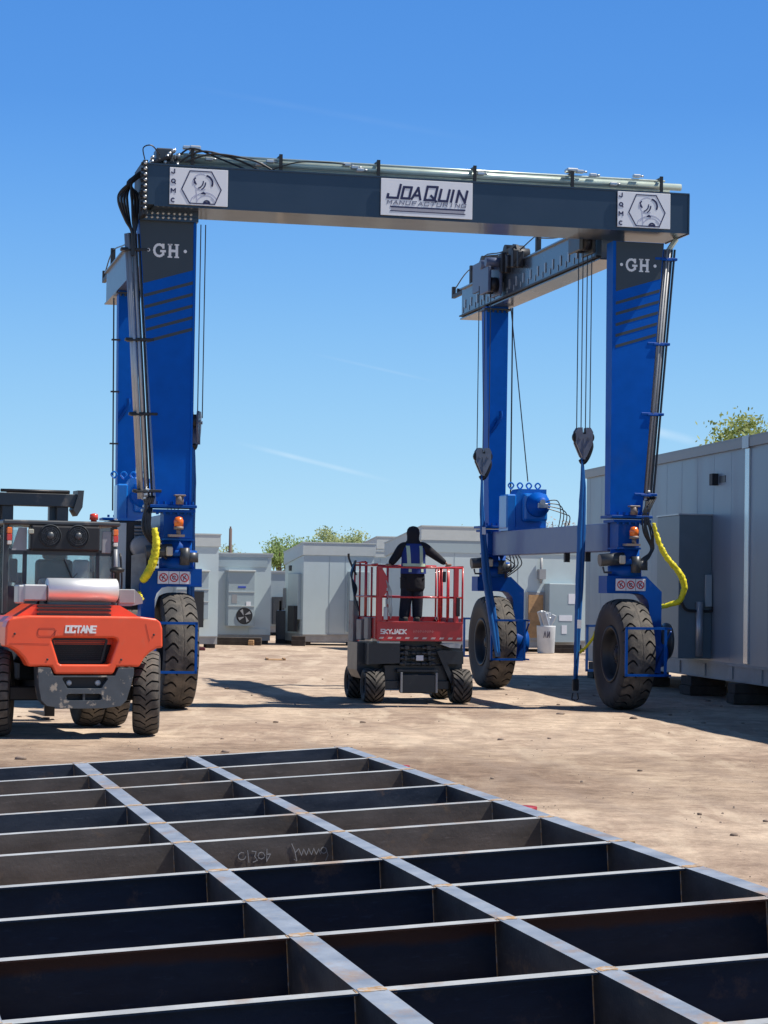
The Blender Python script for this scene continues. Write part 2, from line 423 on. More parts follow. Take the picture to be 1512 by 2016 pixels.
    wob = mt('MULTIPLY', mt('SUBTRACT', nz(.12, 1, 1, 0, 1), .5), 1.4)
    tot = None
    for x0, a_ in ((1.7, -.22), (3.15, -.22), (4.6, -.28), (6.0, -.28), (-1.0, .15), (.5, .15)):
        d = mt('ABSOLUTE', mt('ADD', mt('SUBTRACT', mt('SUBTRACT', sp_.outputs[0], x0), mt('MULTIPLY', mt('SUBTRACT', sp_.outputs[1], 20.0), a_)), wob))
        band = mt('SMOOTH_MAX', mt('SUBTRACT', 1.0, mt('DIVIDE', d, .24)), 0.0, .1)
        tot = band if tot is None else mt('MAXIMUM', tot, band)
    lug = mt('GREATER_THAN', mt('SINE', mt('ADD', mt('MULTIPLY', sp_.outputs[1], 24.0), mt('MULTIPLY', sp_.outputs[0], 9.0))), -.1)
    tk = mt('MULTIPLY', mt('MULTIPLY', tot, mt('ADD', .45, mt('MULTIPLY', lug, .55))), mt('MULTIPLY', nz(.5, 1, 1, 0, 4), 1.1))
    tkc = N.new('ShaderNodeClamp'); Lk.new(tk, tkc.inputs[0])
    x = N.new('ShaderNodeMixRGB'); Lk.new(mt('MULTIPLY', tkc.outputs[0], .95), x.inputs[0]); Lk.new(col, x.inputs[1]); x.inputs[2].default_value = (.28, .215, .17, 1); col = x.outputs[0]
    Lk.new(col, p.inputs['Base Color'])
    b1 = N.new('ShaderNodeBump'); b1.inputs['Strength'].default_value = .6; b1.inputs['Distance'].default_value = .08
    Lk.new(nz(2.2, 1, 1, 0, 10, .6), b1.inputs['Height'])
    b2 = N.new('ShaderNodeBump'); b2.inputs['Strength'].default_value = .3; b2.inputs['Distance'].default_value = .02
    Lk.new(nz(30, 1, 1, 0, 4), b2.inputs['Height']); Lk.new(b1.outputs[0], b2.inputs['Normal'])
    Lk.new(b2.outputs[0], p.inputs['Normal'])
    me.materials.append(m)
    o = bpy.data.objects.new('ground', me); COL.objects.link(o); struct(o)
ground()
def pebbles():
    mb = MB(); r = random.Random(3)
    for i in range(900):
        y = 13+60*r.random()**1.4; x = (r.random()-.5)*y*.42 + .1
        s = .005+.016*r.random()**5; n = 6
        c = Vector((x, y, -.008)); up = c+Vector((0, 0, s*(.45+.3*r.random())+.004))
        ring = [c+Vector((s*(.8+.5*r.random())*math.cos(2*PI*k/n), s*(.8+.5*r.random())*math.sin(2*PI*k/n), 0)) for k in range(n)]
        vs = [mb.bm.verts.new(q) for q in ring]; ts = [mb.bm.verts.new(c+(q-c)*.6+Vector((0, 0, up.z-c.z))) for q in ring]
        for k in range(n): mb.bm.faces.new((vs[k], vs[(k+1) % n], ts[(k+1) % n], ts[k]))
        mb.bm.faces.new(ts)
    o = mb.done('gravel', pm('pebble', (.30, .23, .175), .9, var=.4, scale=.7)); struct(o, 'stuff')
    o['label'] = 'loose pebbles and clods scattered over the packed dirt'
pebbles()
def clods():
    mb = MB(); r = random.Random(31)
    for i in range(70):
        y = 15+45*r.random(); x = (r.random()-.5)*y*.36
        if -4 < x-(-2.5) < 6 and y < 20: continue
        s = .015+.045*r.random()**2.5; c = Vector((x, y, 0)); n = 7; rings = []
        for zz, q in ((-.01, 1), (.25*s, .95), (.55*s, .6)):
            rings.append([c+Vector((s*q*r.uniform(.7, 1.3)*1.4*math.cos(2*PI*k/n), s*q*r.uniform(.7, 1.2)*math.sin(2*PI*k/n), zz)) for k in range(n)])
        mb.loft(rings)
    o = mb.done('dirt_clods', pm('dirt_clod', (.24, .18, .14), .95, var=.4, scale=6)); struct(o, 'stuff'); o['label'] = 'scattered dry dirt clods and scraps on the yard'
clods()

# ------------------------------------------------------------------ gantry crane
PSI = R(13)
crane = thing('gantry_crane', 'tall blue and dark grey mobile gantry crane on four huge tyres straddling the yard', 'gantry crane', (-3.64, 40.1, 0), PSI)
CW = 8.30; WB = 8.43
# front cross beam
mb = MB(); mb.box(-.72, 9.2, -.70, .5, 8.74, 9.43)
mb.box(-.72, 9.22, -.725, .525, 9.43, 9.455); mb.box(-.60, 9.22, -.71, .51, 8.715, 8.74)
mb.box(9.2, 9.225, -.72, .52, 8.7, 9.43)
fb = mb.done('front_beam', SLATE, crane)
mb = MB(); mb.slot = 0
# bolted splice plates, left end
mb.box(-.80, -.765, -.75, .55, 8.55, 9.5); mb.box(-.755, -.722, -.75, .55, 8.55, 9.5)
for k in range(9):
    z = 8.66+k*.098
    mb.cyl((-.801, -.65, z), (-.83, -.65, z), .03, n=6)
mb.done('splice_plate', [DARK], fb)
mb = MB()
for k in range(9):
    z = 8.66+k*.098; mb.lathe([(-.80, .001), (-.80, .024), (-.78, .03), (-.75, .03)], (-.765, 0, z), 'y', 8)
for k in range(9):
    for zz in (8.66, 8.585): mb.lathe([(-.325, .001), (-.325, .022), (-.30, .028), (-.2, .028)], (-.68+k*.098, 0, zz), 'y', 8)
mb.done('bolt_row', STEELC, fb)
MB().box(-.78, .24, -.28, .28, 8.61, 8.715).box(-.78, .24, -.3, .3, 8.53, 8.60).done('splice_flange', SLATE, fb)

def logo_board(x0, x1, z0, z1, parent):
    b = MB().box(x0, x1, -.75, -.727, z0, z1, .004).done('logo_sign', WHITE, parent)
    W_ = x1-x0; H = z1-z0; U = (W_, 0, 0); V = (0, 0, H); O = (x0, -.75, z0)
    a = W_/H
    U1 = (H, 0, 0)                      # square units of board height
    mb = MB()
    hexa = [(.55,.93),(1.14,.93),(1.41,.45),(1.24,.05),(.55,.05),(.33,.42),(.55,.93)]
    mb.strokes([hexa], .028, O, U1, V)
    xs = .07
    for i, ch in enumerate('JQMC'):
        zz = .84-.26*i
        if ch in 'QC': ln = [arc(.1, zz+.05, .05, 60 if ch == 'C' else 0, 300 if ch == 'C' else 360, 10)] + ([[(.12, zz+.02), (.155, zz-.02)]] if ch == 'Q' else [])
        elif ch == 'M': ln = [[(.045, zz), (.045, zz+.1), (.1, zz+.04), (.155, zz+.1), (.155, zz)]]
        else: ln = [[(.13, zz+.11), (.13, zz+.02), (.1, zz), (.06, zz+.01), (.05, zz+.03)]]
        mb.strokes(ln, .03, O, U1, V)
    # helmet crest, visor bars, gorget
    mb.strokes([arc(.97, .62, .2, 75, -20, 10)], .05, O, U1, V)
    mb.strokes([arc(.72, .66, .2, 0, -70, 6), arc(.78, .62, .2, 0, -60, 6)], .03, O, U1, V)
    mb.strokes([[(.66,.62),(.72,.58),(.66,.7),(.70,.74)], [(.88,.33),(.93,.36),(.97,.32),(.88,.33)]], .035, O, U1, V)
    mb.strokes([arc(1.02, .05, .085, 0, 180, 8), [(.95,.08),(1.08,.08)]], .04, O, U1, V)
    mb.done('lettering', NAVY, b)
    mb = MB()
    mb.strokes([arc(.86, .64, .22, 60, 300, 14), arc(1.0, .02, .26, 15, 165, 12), arc(.98, .0, .36, 30, 150, 12), [(.72,.45),(.74,.3),(.62,.2),(.58,.1)], [(.74,.3),(.76,.12)]], .022, O, U1, V, dep=.001)
    mb.done('print', LILAC, b)
    return b
logo_board(-.34, .68, 8.755, 9.395, fb)
logo_board(7.83, 8.84, 8.775, 9.42, fb)
nb = MB().box(3.42, 5.10, -.75, -.727, 8.76, 9.415, .004).done('name_sign', WHITE, fb)
mb = MB(); O = (3.42, -.75, 8.76)
LT_ = []
for ch, x, wd_, z, h in (('J', .12, .22, .315, .235), ('O', .375, .165, .315, .20), ('A', .56, .175, .312, .20), ('Q', .80, .20, .305, .24), ('U', 1.06, .18, .302, .20), ('I', 1.245, .20, .30, .20), ('N', 1.385, .18, .298, .20)):
    l_, _ = word(ch, x, z, wd_, h, shear=.22); LT_ += l_
mb.strokes(LT_, .042, O, (1,0,0), (0,0,1)); mb.done('lettering', NAVY, nb)
mb = MB(); LT_ = []
for k, ch in enumerate('MANUFACTURING'):
    l_, _ = word(ch, .115+.1135*k+(.02 if ch == 'I' else 0), .205, .085, .062, shear=.2); LT_ += l_
mb.strokes(LT_, .0125, O, (1,0,0), (0,0,1)); mb.done('lettering', MIDG, nb)
mb = MB(); mb.box(3.42+.17, 3.42+1.55, -.754, -.75, 8.76+.145, 8.76+.17); mb.box(3.42+.17, 3.42+1.55, -.754, -.75, 8.76+.075, 8.76+.09)
mb.done('print', NAVY, nb)
MB().box(3.42+.19, 3.42+1.53, -.753, -.75, 8.76+.091, 8.76+.144).done('print', pm('sign_bar_grey', (.35,.35,.4), .5), nb)

# pipes on top of the beam
mb = MB()
mb.tube([(-.1, .25, 9.80), (9.05, .25, 9.80)], .035, 10); mb.tube([(-.2, .12, 9.71), (9.35, .1, 9.71)], .065, 12)
mb.tube([(-.15, .32, 9.65), (9.2, .32, 9.66)], .05, 10); mb.tube([(-.1, 0, 9.78), (9.0, 0, 9.79)], .02, 8)
mb.done('hydraulic_pipes', PIPE, crane)
for x in (.15, 1.74, 3.53, 5.33, 7.19, 8.92):
    mb = MB()
    mb.box(x-.03, x+.03, -.05, -.02, 9.455, 9.87); mb.box(x-.03, x+.03, .4, .43, 9.455, 9.87); mb.box(x-.03, x+.03, -.02, .4, 9.83, 9.85)
    mb.box(x-.13, x-.09, -.05, .42, 9.455, 9.56, rot=ry(.5)); mb.box(x-.14, x+.05, -.05, .43, 9.455, 9.5)
    mb.done('pipe_bracket', BLACK, crane)
for x in (.8, 3.62, 5.9, 7.9): MB().box(x-.06, x+.1, -.2, .1, 9.455, 9.49).done('lifting_lug', BLACK, crane)
mb = MB()
for x, z in ((.05,9.9),(.45,9.72),(1.35,9.68),(1.55,9.74),(2.95,9.76),(3.1,9.72),(3.2,9.68),(5.45,9.74),(7.35,9.88),(7.6,9.83),(8.45,9.86),(8.0,9.69)):
    mb.box(x-.07, x+.07, -.03, .06, z-.03, z+.03, .012); mb.cyl((x+.07, 0, z), (x+.13, 0, z), .02, n=8)
mb.box(.1, .3, -.05, .15, 9.86, 9.94, .02).box(7.1, 7.32, -.02, .2, 9.87, 9.94, .02)
mb.done('pipe_fitting', STEELC, crane)
mb = MB()
r5 = random.Random(5)
mb.box(-.62, -.1, -.2, .4, 9.455, 9.62, .02); mb.box(-.5, -.2, -.1, .3, 9.62, 9.85, .02)
for k in range(10): mb.cyl((-.6+.05*k, -.25, 9.5+.03*(k % 4)), (-.6+.05*k, .1, 9.6+.04*(k % 5)), .025, n=8)
mb.done('valve_block', DARK2, crane)
mb = MB()
for k in range(9):
    a, b = -.6+.5*r5.random(), 9.5+.3*r5.random(); mb.lathe([(-.3, .001), (-.3, .028), (-.22, .035), (-.1, .03)], (a, 0, b), 'y', 8)
mb.done('valve_fitting', STEELC, crane)
for k in range(8):                        # hose bundle looping over the left end
    o = .035*k; j = r5.uniform(-.05, .05); y = -.3+.07*(k % 4)
    rope([(-.3+j, y, 9.66), (-.6, y, 9.5+j*.4), (-.82-o*.7, y, 9.28-o*.3), (-1.12+o*1.2, y, 9.02), (-1.17+o*1.7, y, 8.82), (-1.04+o*.9, y, 8.5), (-.93+o*.3, y, 8.3), (-.9, y, 7.9)], .026, 'hose', HOSE, crane)
for k in range(3):
    rope([(-.2+.1*k, -.1-.05*k, 9.6), (.1+.2*k, -.15, 9.86-.04*k), (.6+.3*k, -.12, 9.72), (1.1+.25*k, -.1, 9.55)], .018, 'hose', HOSE, crane)
rope([(-.45, -.2, 9.7), (-.6, -.25, 9.85), (-.75, -.25, 9.8), (-.72, -.25, 9.6)], .012, 'hose', HOSE, crane)
rope([(1.4, -.1, 9.5), (2.0, -.12, 9.72), (2.6, -.1, 9.76), (2.9, -.1, 9.74)], .012, 'hose', HOSE, crane)

def leg_front(s):
    """s=-1 left, +1 right. inner edge straight, outer edge slanted"""
    if s < 0: xi_t, xi_b, xo_t, xo_b = .18, .205, -.80, -.40
    else: xi_t, xi_b, xo_t, xo_b = 7.95, 7.97, 8.93, 8.56
    zt, zb = 8.6, 3.56
    X = lambda z, o: (xo_b+(xo_t-xo_b)*(z-zb)/(zt-zb)) if o else (xi_b+(xi_t-xi_b)*(z-zb)/(zt-zb))
    mb = MB(); mb.prism([(X(zb,0), zb), (X(zb,1), zb), (X(zt,1), zt), (X(zt,0), zt)], -.19, .2)
    e = .018*s                            # proud flange edges of the box section
    mb.box(min(xi_t, xi_b)-.012 if s>0 else xi_t-.0, (xi_t+.02) if s>0 else xi_b+.012, -.205, -.19, zb, zt)
    leg = mb.done('front_leg', BLUE, crane)
    xl, xr = (X, None)
    L_ = lambda z: X(z, s < 0) ; Rr_ = lambda z: X(z, s > 0)
    # dark head panel and five slanted stripes, painted plates a hair proud of the face
    def band(a0, a1):                     # heights at the left edge; rises .29 per metre to the right
        q = []
        for base, side in ((a0, 'l'), (a0, 'r'), (a1, 'r'), (a1, 'l')):
            z = base
            for _ in range(4): z = base + (.29*(Rr_(z)-L_(z)) if side == 'r' else 0)
            q.append((L_(z)+(.05 if s > 0 else .008) if side == 'l' else Rr_(z)-.012, z))
        return q
    zb0 = 7.43 if s < 0 else 7.67
    mb = MB()
    q = band(zb0, zb0); mb.prism([q[0], q[1], (Rr_(zt)-.012, zt-.005), (L_(zt)+(.05 if s > 0 else .008), zt-.005)], -.194, -.19)
    for k in range(5):
        z = zb0-.19-.2*k
        mb.prism(band(z-.055, z), -.194, -.19)
    mb.done('livery', SLATE2, leg)
    cx, cz = ((-.285, 8.02) if s < 0 else (8.44, 8.17))
    h = .125; mb = MB(); O = (cx, -.194, cz); U = (1,0,0); V = (0,0,1)
    g = arc(-.145, 0, .088, 38, 322, 12, 1.15)
    mb.strokes([g, [(-.075,-.07),(-.075,-.015)], [(-.11,-.012),(-.045,-.012)], [(-.075,.05),(-.075,.10)]], .040, O, U, V)
    mb.strokes([[(.045,-.1),(.045,.1)], [(.165,-.1),(.165,.1)], [(.045,0),(.165,0)]], .046, O, U, V)
    mb.strokes([[(.015,.11),(.075,.11)], [(.015,-.11),(.075,-.11)], [(.135,.11),(.195,.11)], [(.135,-.11),(.195,-.11)]], .024, O, U, V)
    for dx in (-.335, .315): mb.lathe([(0, .03), (-.004, .03)], (cx+dx, -.194, cz), 'y', 12)
    mb.done('lettering', WPAINT, leg)
    return leg
leg_front(-1); leg_front(1)
def leg_rear(xt0, xt1, xb0, xb1):
    mb = MB(); mb.prism([(xb0, 3.56), (xb1, 3.56), (xt1, 8.38), (xt0, 8.38)], WB-.2, WB+.2)
    mb.done('rear_leg', BLUE, crane)
    mb = MB(); mb.box(xt0-.06, xt1+.06, WB-.26, WB+.26, 8.30, 8.335); 
    for k in range(5): mb.cyl((xt0+.04+k*(xt1-xt0-.08)/4, WB-.23, 8.25), (xt0+.04+k*(xt1-xt0-.08)/4, WB-.23, 8.30), .022, n=6)
    mb.done('leg_flange', DARK2, crane)
leg_rear(7.88, 8.38, 8.0, 8.37); leg_rear(-.2, .26, -.15, .22)

# longitudinal top beams
def side_beam(x0, x1, s):
    mb = MB(); mb.box(x0, x1, .655, 10.8, 8.40, 9.07)
    mb.box(x0-.05, x1+.05, .66, 10.82, 9.07, 9.10); mb.box(x0-.035, x1+.035, .66, 10.82, 8.375, 8.40)
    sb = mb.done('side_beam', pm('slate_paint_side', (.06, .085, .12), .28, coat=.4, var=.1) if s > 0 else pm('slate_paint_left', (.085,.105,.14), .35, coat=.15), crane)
    xi = x0 if s > 0 else x1; d = -1 if s > 0 else 1
    mb = MB()
    y = 1.6
    while y < 10.5:
        mb.box(xi+d*.001, xi+d*.016, y, y+.07, 8.60, 8.80); mb.box(xi+d*.001, xi+d*.013, y+.2, y+.24, 8.52, 8.64); y += .52
    mb.done('rail_clip', LGREY, sb)
    mb = MB(); mb.box(xi+d*.0, xi+d*.09, .7, 10.7, 8.425, 8.455); mb.done('trolley_rail', DARK, sb)
    mb = MB(); mb.box(x0+.0, x0+.08, 10.82, 11.75, 8.98, 9.06); mb.box(x0+.0, x0+.08, 11.66, 11.75, 9.06, 9.25); mb.cyl((x0+.04, 11.4, 9.12), (x0+.25, 11.4, 9.12), .06, n=10)
    mb.done('end_bracket', DARK, sb)
    for yy in (10.2, 5.0, 2.4):
        MB().box(x0+.02, x0+.12, yy-.05, yy+.05, 9.1, 9.55).done('cable_post', DARK, sb)
    rope([(x0+.05, 11.6, 9.2), (x0+.07, 10.2, 9.5), (x0+.07, 7.4, 9.28), (x0+.07, 5.0, 9.5), (x0+.07, 3.6, 9.34), (x0+.07, 2.4, 9.52), (x0+.07, .8, 9.4)], .014, 'cable', HOSE, sb)
    rope([(x0+.05, 5.0, 9.42), (x0+.12, 3.6, 9.25), (x0+.1, 2.4, 9.42), (x0+.07, .8, 9.3)], .014, 'cable', HOSE, sb)
    return sb
side_beam(8.0, 8.45, 1); side_beam(-.2, .25, -1)
def hoist(x, y, s, zb, n_, big, xb=None):
    """trolley riding the side beam, its falls and its hook block"""
    d = -1 if s > 0 else 1; xi = 8.0 if s > 0 else .25
    mb = MB()
    if big:
        mb.box(xi-.02, xi+.5*(-d), y-1.0, y+.35, 9.12, 9.2)
        mb.box(xi+d*.16, xi+d*.10, y+.5, y+1.9, 8.78, 9.42)
    lo = 8.5 if s > 0 else 8.8
    mb.box(xi+d*.1, xi+d*.16, y-.35, y+.35, lo, 9.25, .01); mb.box(xi+d*.36, xi+d*.42, y-.35, y+.35, lo+.05, 9.1, .01)
    for yy in (-.22, .22): mb.cyl((xi+d*.02, y+yy, 9.2), (xi+d*.45, y+yy, 9.2), .10, n=14)
    tr = mb.done('trolley', [pm('trolley_blue_grey', (.10,.13,.21), .4) if big else DARK2], crane)
    mb = MB()
    for yy in (-.18, .18): mb.cyl((xi+d*.18, y+yy, lo+.22), (xi+d*.34, y+yy, lo+.22), .16, n=18)
    if big:
        for yy, r, zz in ((-.95, .12, 9.3), (-.55, .16, 9.38), (-.2, .10, 9.3), (.5, .12, 9.34), (.95, .09, 9.3), (1.3, .16, 9.4), (1.7, .08, 9.3)): mb.cyl((xi-.3*d, y+yy, zz), (xi+.12*d, y+yy, zz), r, n=14)
        for q in range(7): mb.box(xi+d*(.02+.03*(q % 3)), xi+d*(.16+.04*(q % 2)), y-1.7+.22*q, y-1.6+.22*q, 8.9+.03*(q % 4), 9.25+.06*(q % 3), .02)
        mb.prism([(y-.9, 9.1), (y-1.5, 9.1), (y-1.2, 9.45), (y-.95, 9.5)], xi, xi+d*.06, 'yz')
        for q in range(4): mb.tube([(xi+d*.1, y+1.9-.1*q, 9.2), (xi+d*.14, y+1.0, 9.42+.03*q), (xi+d*.12, y-.2, 9.3+.04*q), (xi+d*.1, y-1.3, 9.42)], .014, 5, smooth=4)
    mb.done('sheave', DARK, tr)
    cx = xb if xb is not None else xi+d*.2
    mb = MB()
    for k in range(n_):
        x_ = cx-.13+.26*k/(n_-1); mb.cyl((x_, y, 8.7), (x_, y, zb+.18), .0105, n=5)
    mb.done('wire_rope', pm('wire_rope', (.05,.05,.055), .4, metal=.6) if big else WIRE, crane)
    mb = MB()
    prof = [(-.16, .0), (-.17, .22), (-.12, .3), (-.04, .3), (-.03, .18), (.03, .18), (.04, .3), (.12, .3), (.17, .22), (.16, .0), (.05, -.24), (0, -.3), (-.05, -.24)]
    mb.prism([(cx+a, zb+b) for a, b in prof], y-.09, y-.05); mb.prism([(cx+a, zb+b) for a, b in prof], y+.05, y+.09)
    for q in (-.09, .09): mb.cyl((cx+q, y-.12, zb+.1), (cx+q, y+.12, zb+.1), .03, n=8)
    mb.box(cx-.02, cx+.02, y-.1, y+.1, zb-.3, zb+.1)
    hb = mb.done('hook_block', pm('hook_block_paint', (.17,.19,.23), .4, metal=.3, var=.2), crane)
    mb = MB()
    for q in (-.09, .09): mb.cyl((cx+q, y-.045, zb+.12), (cx+q, y+.045, zb+.12), .12, n=18)
    mb.tube([(cx+.12, y, zb+.1), (cx+.15, y, zb-.05), (cx+.08, y, zb-.26), (cx, y, zb-.36), (cx-.06, y, zb-.3)], [.05, .06, .055, .045, .03], 8, smooth=4)
    mb.done('hook', BLACK, hb)
    if s < 0:
        a_ = R(72); hb.rotation_euler = (0, 0, a_); P_ = Vector((cx, y, 0)); hb.location = P_ - Matrix.Rotation(a_, 3, 'Z') @ P_
    return cx
WIRE = pm('wire_rope_black', (.03, .03, .035), .4, metal=.4)
hoist(7.8, 1.05, 1, 4.93, 4, False, 7.81)
hoist(7.6, 7.4, 1, 4.9, 3, True, 7.61)
hoist(.45, 1.0, -1, 5.0, 4, False, .43)
# lower beams, bases, winches
for s, x0, x1 in ((1, 8.06, 8.40), (-1, -.15, .2)):
    mb = MB(); mb.box(x0, x1, .3, WB-.3, 2.9, 3.42, .01); mb.done('lower_beam', PALEBLUE, crane)
def gear_winch(x0, x1, y0, s):
    mb = MB()
    xa, xb = (x0, x1)
    mb.prism([(xa+.1, 3.5), (xb, 3.5), (xb, 4.32), (xa+.16, 4.32), (xa+.1, 4.2)], y0, y0+.5)
    mb.box(xa+.22, xb-.02, y0-.2, y0, 3.62, 4.22, .06, 2)
    mb.box(xa-.12, xa+.1, y0-.05, y0+.55, 3.46, 4.2, .03)
    mb.box(xa-.1, xb, y0-.1, y0+.6, 3.42, 3.5)
    for k in range(4): 
        t = [(xb-.12-.2*k, y0+.25, 4.32), (xb-.18-.2*k, y0+.25, 4.40), (xb-.12-.2*k, y0+.25, 4.46), (xb-.06-.2*k, y0+.25, 4.40), (xb-.12-.2*k, y0+.25, 4.32)]
        mb.tube(t, .018, 6, smooth=4)
    wn_ = mb.done('winch', pm('bright_blue_paint', (.006,.17,.58), .3, coat=.4, var=.08), crane)
    mb = MB(); c = (xa+.55*(xb-xa)+.1, 0, 3.98)
    mb.lathe([(y0-.2, .27), (y0-.3, .25), (y0-.36, .16), (y0-.5, .15), (y0-.52, .08)], c, 'y', 20)
    for k in range(12):
        t = 2*PI*k/12; mb.lathe([(y0-.24, .02), (y0-.21, .02)], (c[0]+.23*math.cos(t), 0, c[2]+.23*math.sin(t)), 'y', 6)
    mb.done('gear_motor', BLUE, wn_)
    mb = MB()
    mb.cyl((c[0], y0-.58, 4.02), (c[0], y0-.5, 4.02), .06, n=10); mb.box(c[0]-.1, c[0]+.12, y0-.56, y0-.5, 3.9, 4.0, .01); mb.done('motor_fitting', STEELC, wn_)
    for k in range(4):
        rope([(c[0]+.1, y0-.5, 4.05-.05*k), (c[0]+.36+.05*k, y0-.45, 4.06-.09*k), (c[0]+.48+.07*k, y0-.3, 3.80-.03*k), (c[0]+.48+.06*k, y0-.1, 3.42)], .011, 'hose', HOSE, wn_)
gear_winch(8.12, 8.9, 6.9, 1); gear_winch(-.22, .34, 6.6, -1)

def corner(cx, cy, s, front, colw):
    yf = cy
    # flange, column, slewing ring, top of the wheel fork
    mb = MB(); a, b = (cx-.32, cx+.42) if s > 0 else (cx-.47, cx+.3)
    mb.box(a-.05, b, yf-.33, yf+.33, 3.50, 3.55, .006); mb.box(a, b-.02, yf-.31, yf+.31, 3.42, 3.47, .006)
    mb.box(cx-colw, cx+colw*.9, yf-.24, yf+.24, 2.97, 3.42); mb.box(cx-colw-.03, cx+colw*.9+.03, yf-.27, yf+.27, 2.93, 2.965)
    mb.cyl((cx, yf, 2.6), (cx, yf, 2.93), .27, n=24); mb.cyl((cx, yf, 2.66), (cx, yf, 2.76), .36, n=28); mb.cyl((cx, yf, 2.44), (cx, yf, 2.62), .31, n=24)
    for zz in (3.38, 3.56):
        for k in range(6): mb.cyl((a+.08+k*(b-a-.16)/5, yf-.29, zz), (a+.08+k*(b-a-.16)/5, yf-.29, zz+.05), .026, n=6)
    mb.done('steering_column', BLUE2, crane)
    mb = MB(); mb.cyl((cx-.58, yf-.28, 2.72), (cx-.12, yf-.28, 2.76), .115, n=16); mb.tube([(cx-.52, yf-.3, 2.6), (cx-.5, yf-.32, 2.5), (cx-.36, yf-.32, 2.5)], .02, 6)
    mb.cyl((cx+.1, yf-.33, 2.5), (cx+.1, yf-.33, 2.8), .09, n=12); mb.cyl((cx+.22, yf-.25, 2.55), (cx+.22, yf-.25, 2.72), .13, n=12)
    mb.done('steering_motor', DARK2, crane)
    MB().box(cx-.24, cx-.12, yf-.42, yf-.38, 2.66, 2.82, .02).done('plug_cover', pm('ivory_plastic', (.6,.55,.45), .5), crane)
    # fork
    q = [(-.42, 2.12), (-.42, 2.44), (.34, 2.44), (.64, 2.16), (.64, .60), (.40, .60), (.40, 1.9), (.37, 2.0), (.28, 2.10), (.18, 2.12)]
    mb = MB(); mb.prism([(cx+s*p_, z) for p_, z in q], yf-.24, yf+.24)
    mb.box(cx-s*.42, cx+s*.2, yf-.26, yf-.24, 2.13, 2.16)
    mb.lathe([(.38, .3), (.52, .3), (.66, .26), (.78, .24), (.80, .1)] if s > 0 else [(-.38, .3), (-.52, .3), (-.66, .26), (-.78, .24), (-.80, .1)], (cx, yf, 1.02), 'x', 24)
    fk = mb.done('wheel_fork', BLUE2, crane)
    if front:
        x0 = cx-.26 if s > 0 else cx-.36
        mb = MB().box(x0, x0+.57, yf-.285, yf-.262, 2.17, 2.39, .003); sg = mb.done('warning_sign', WHITE, fk)
        for k in range(3):
            c = x0+.1+.185*k
            MB().strokes([arc(c, 2.28, .068, 0, 360, 16)], .018, (0, yf-.285, 0), (1,0,0), (0,0,1)).strokes([[(c-.048, 2.328), (c+.048, 2.232)]], .016, (0, yf-.285, 0), (1,0,0), (0,0,1), off=.001).done('print', REDP, sg)
            MB().strokes([[(c-.02, 2.24), (c, 2.29), (c+.02, 2.32)], [(c-.03, 2.28), (c+.025, 2.27)]] if k != 1 else [arc(c, 2.28, .03, 20, 300, 6)], .014, (0, yf-.285, 0), (1,0,0), (0,0,1), dep=.001).done('print', NAVY, sg)
            MB().strokes([[(c+.092, 2.175), (c+.092, 2.385)]], .006, (0, yf-.285, 0), (1,0,0), (0,0,1)).done('print', DARK, sg)
    # wheel
    mb = MB(); rimdisc(mb, .52, .27); wh = mb.done('wheel', DARK, crane, (cx, cy, 1.005))
    tyre('tyre', 1.015, .56, wh, (0, 0, 0), nl=27, gfrac=.17, depth=.055, bend=lambda u: .22*math.sin(7*u+.6), reach=(.26, 1.0), rim=.52)
    # tubular guards fore and aft
    for dy in (-1.13, 1.13):
        y = cy+dy; a, b = (cx-.34, cx+.40) if s > 0 else (cx-.5, cx+.21)
        mb = MB(); xo = cx+s*.5
        for p, q_ in (((a, y, 1.5), (b, y, 1.5)), ((a, y, .66), (b, y, .66)), ((a, y, .66), (a, y, 1.5)), ((b, y, .66), (b, y, 1.5))):
            mb.box(min(p[0], q_[0])-.022, max(p[0], q_[0])+.022, y-.022, y+.022, min(p[2], q_[2])-.022, max(p[2], q_[2])+.022)
        yy = cy+(.24 if dy > 0 else -.24)
        mb.tube([(xo, y, 1.5), (xo, yy, 1.5)], .022, 4); mb.tube([(xo, y, .66), (xo, yy, .66)], .022, 4); mb.tube([(xo, y, 1.45), (xo, yy, .7)], .018, 4)
        mb.done('wheel_guard', pm('guard_blue', (.02, .10, .36), .4) if dy > 0 else BLUE2, crane)
corner(8.30, 0, 1, True, .21); corner(0.0, 0, -1, True, .27); corner(8.17, WB, 1, False, .2); corner(0.05, WB, -1, False, .22)
# beacons and horns on the front columns
for cx in (8.33, -.03):
    mb = MB().cyl((cx, -.42, 3.12), (cx, -.42, 3.17), .085, n=16).box(cx-.17, cx+.1, -.5, -.28, 2.99, 3.03).cyl((cx, -.42, 3.03), (cx, -.42, 3.12), .04, n=10)
    bc = mb.done('beacon', pm('taupe_metal', (.25,.2,.17), .5), crane)
    MB().lathe([(0, .08), (.10, .085), (.16, .06), (.175, .005)], (cx, -.42, 3.17), 'z', 16).done('lens', ORANGE, bc)
    MB().cyl((cx+.02, -.35, 3.56), (cx+.02, -.35, 3.70), .07, n=14).box(cx-.08, cx+.12, -.42, -.27, 3.70, 3.73, .01).done('horn', pm('taupe_plastic', (.2,.16,.14), .5), crane)
MB().lathe([(-.12, .05), (-.12, .33), (-.06, .34), (-.03, .26), (.03, .26), (.06, .34), (.12, .33), (.12, .05)], (9.1, .15, 1.25), 'x', 30).done('hose_reel', DARK2, crane)
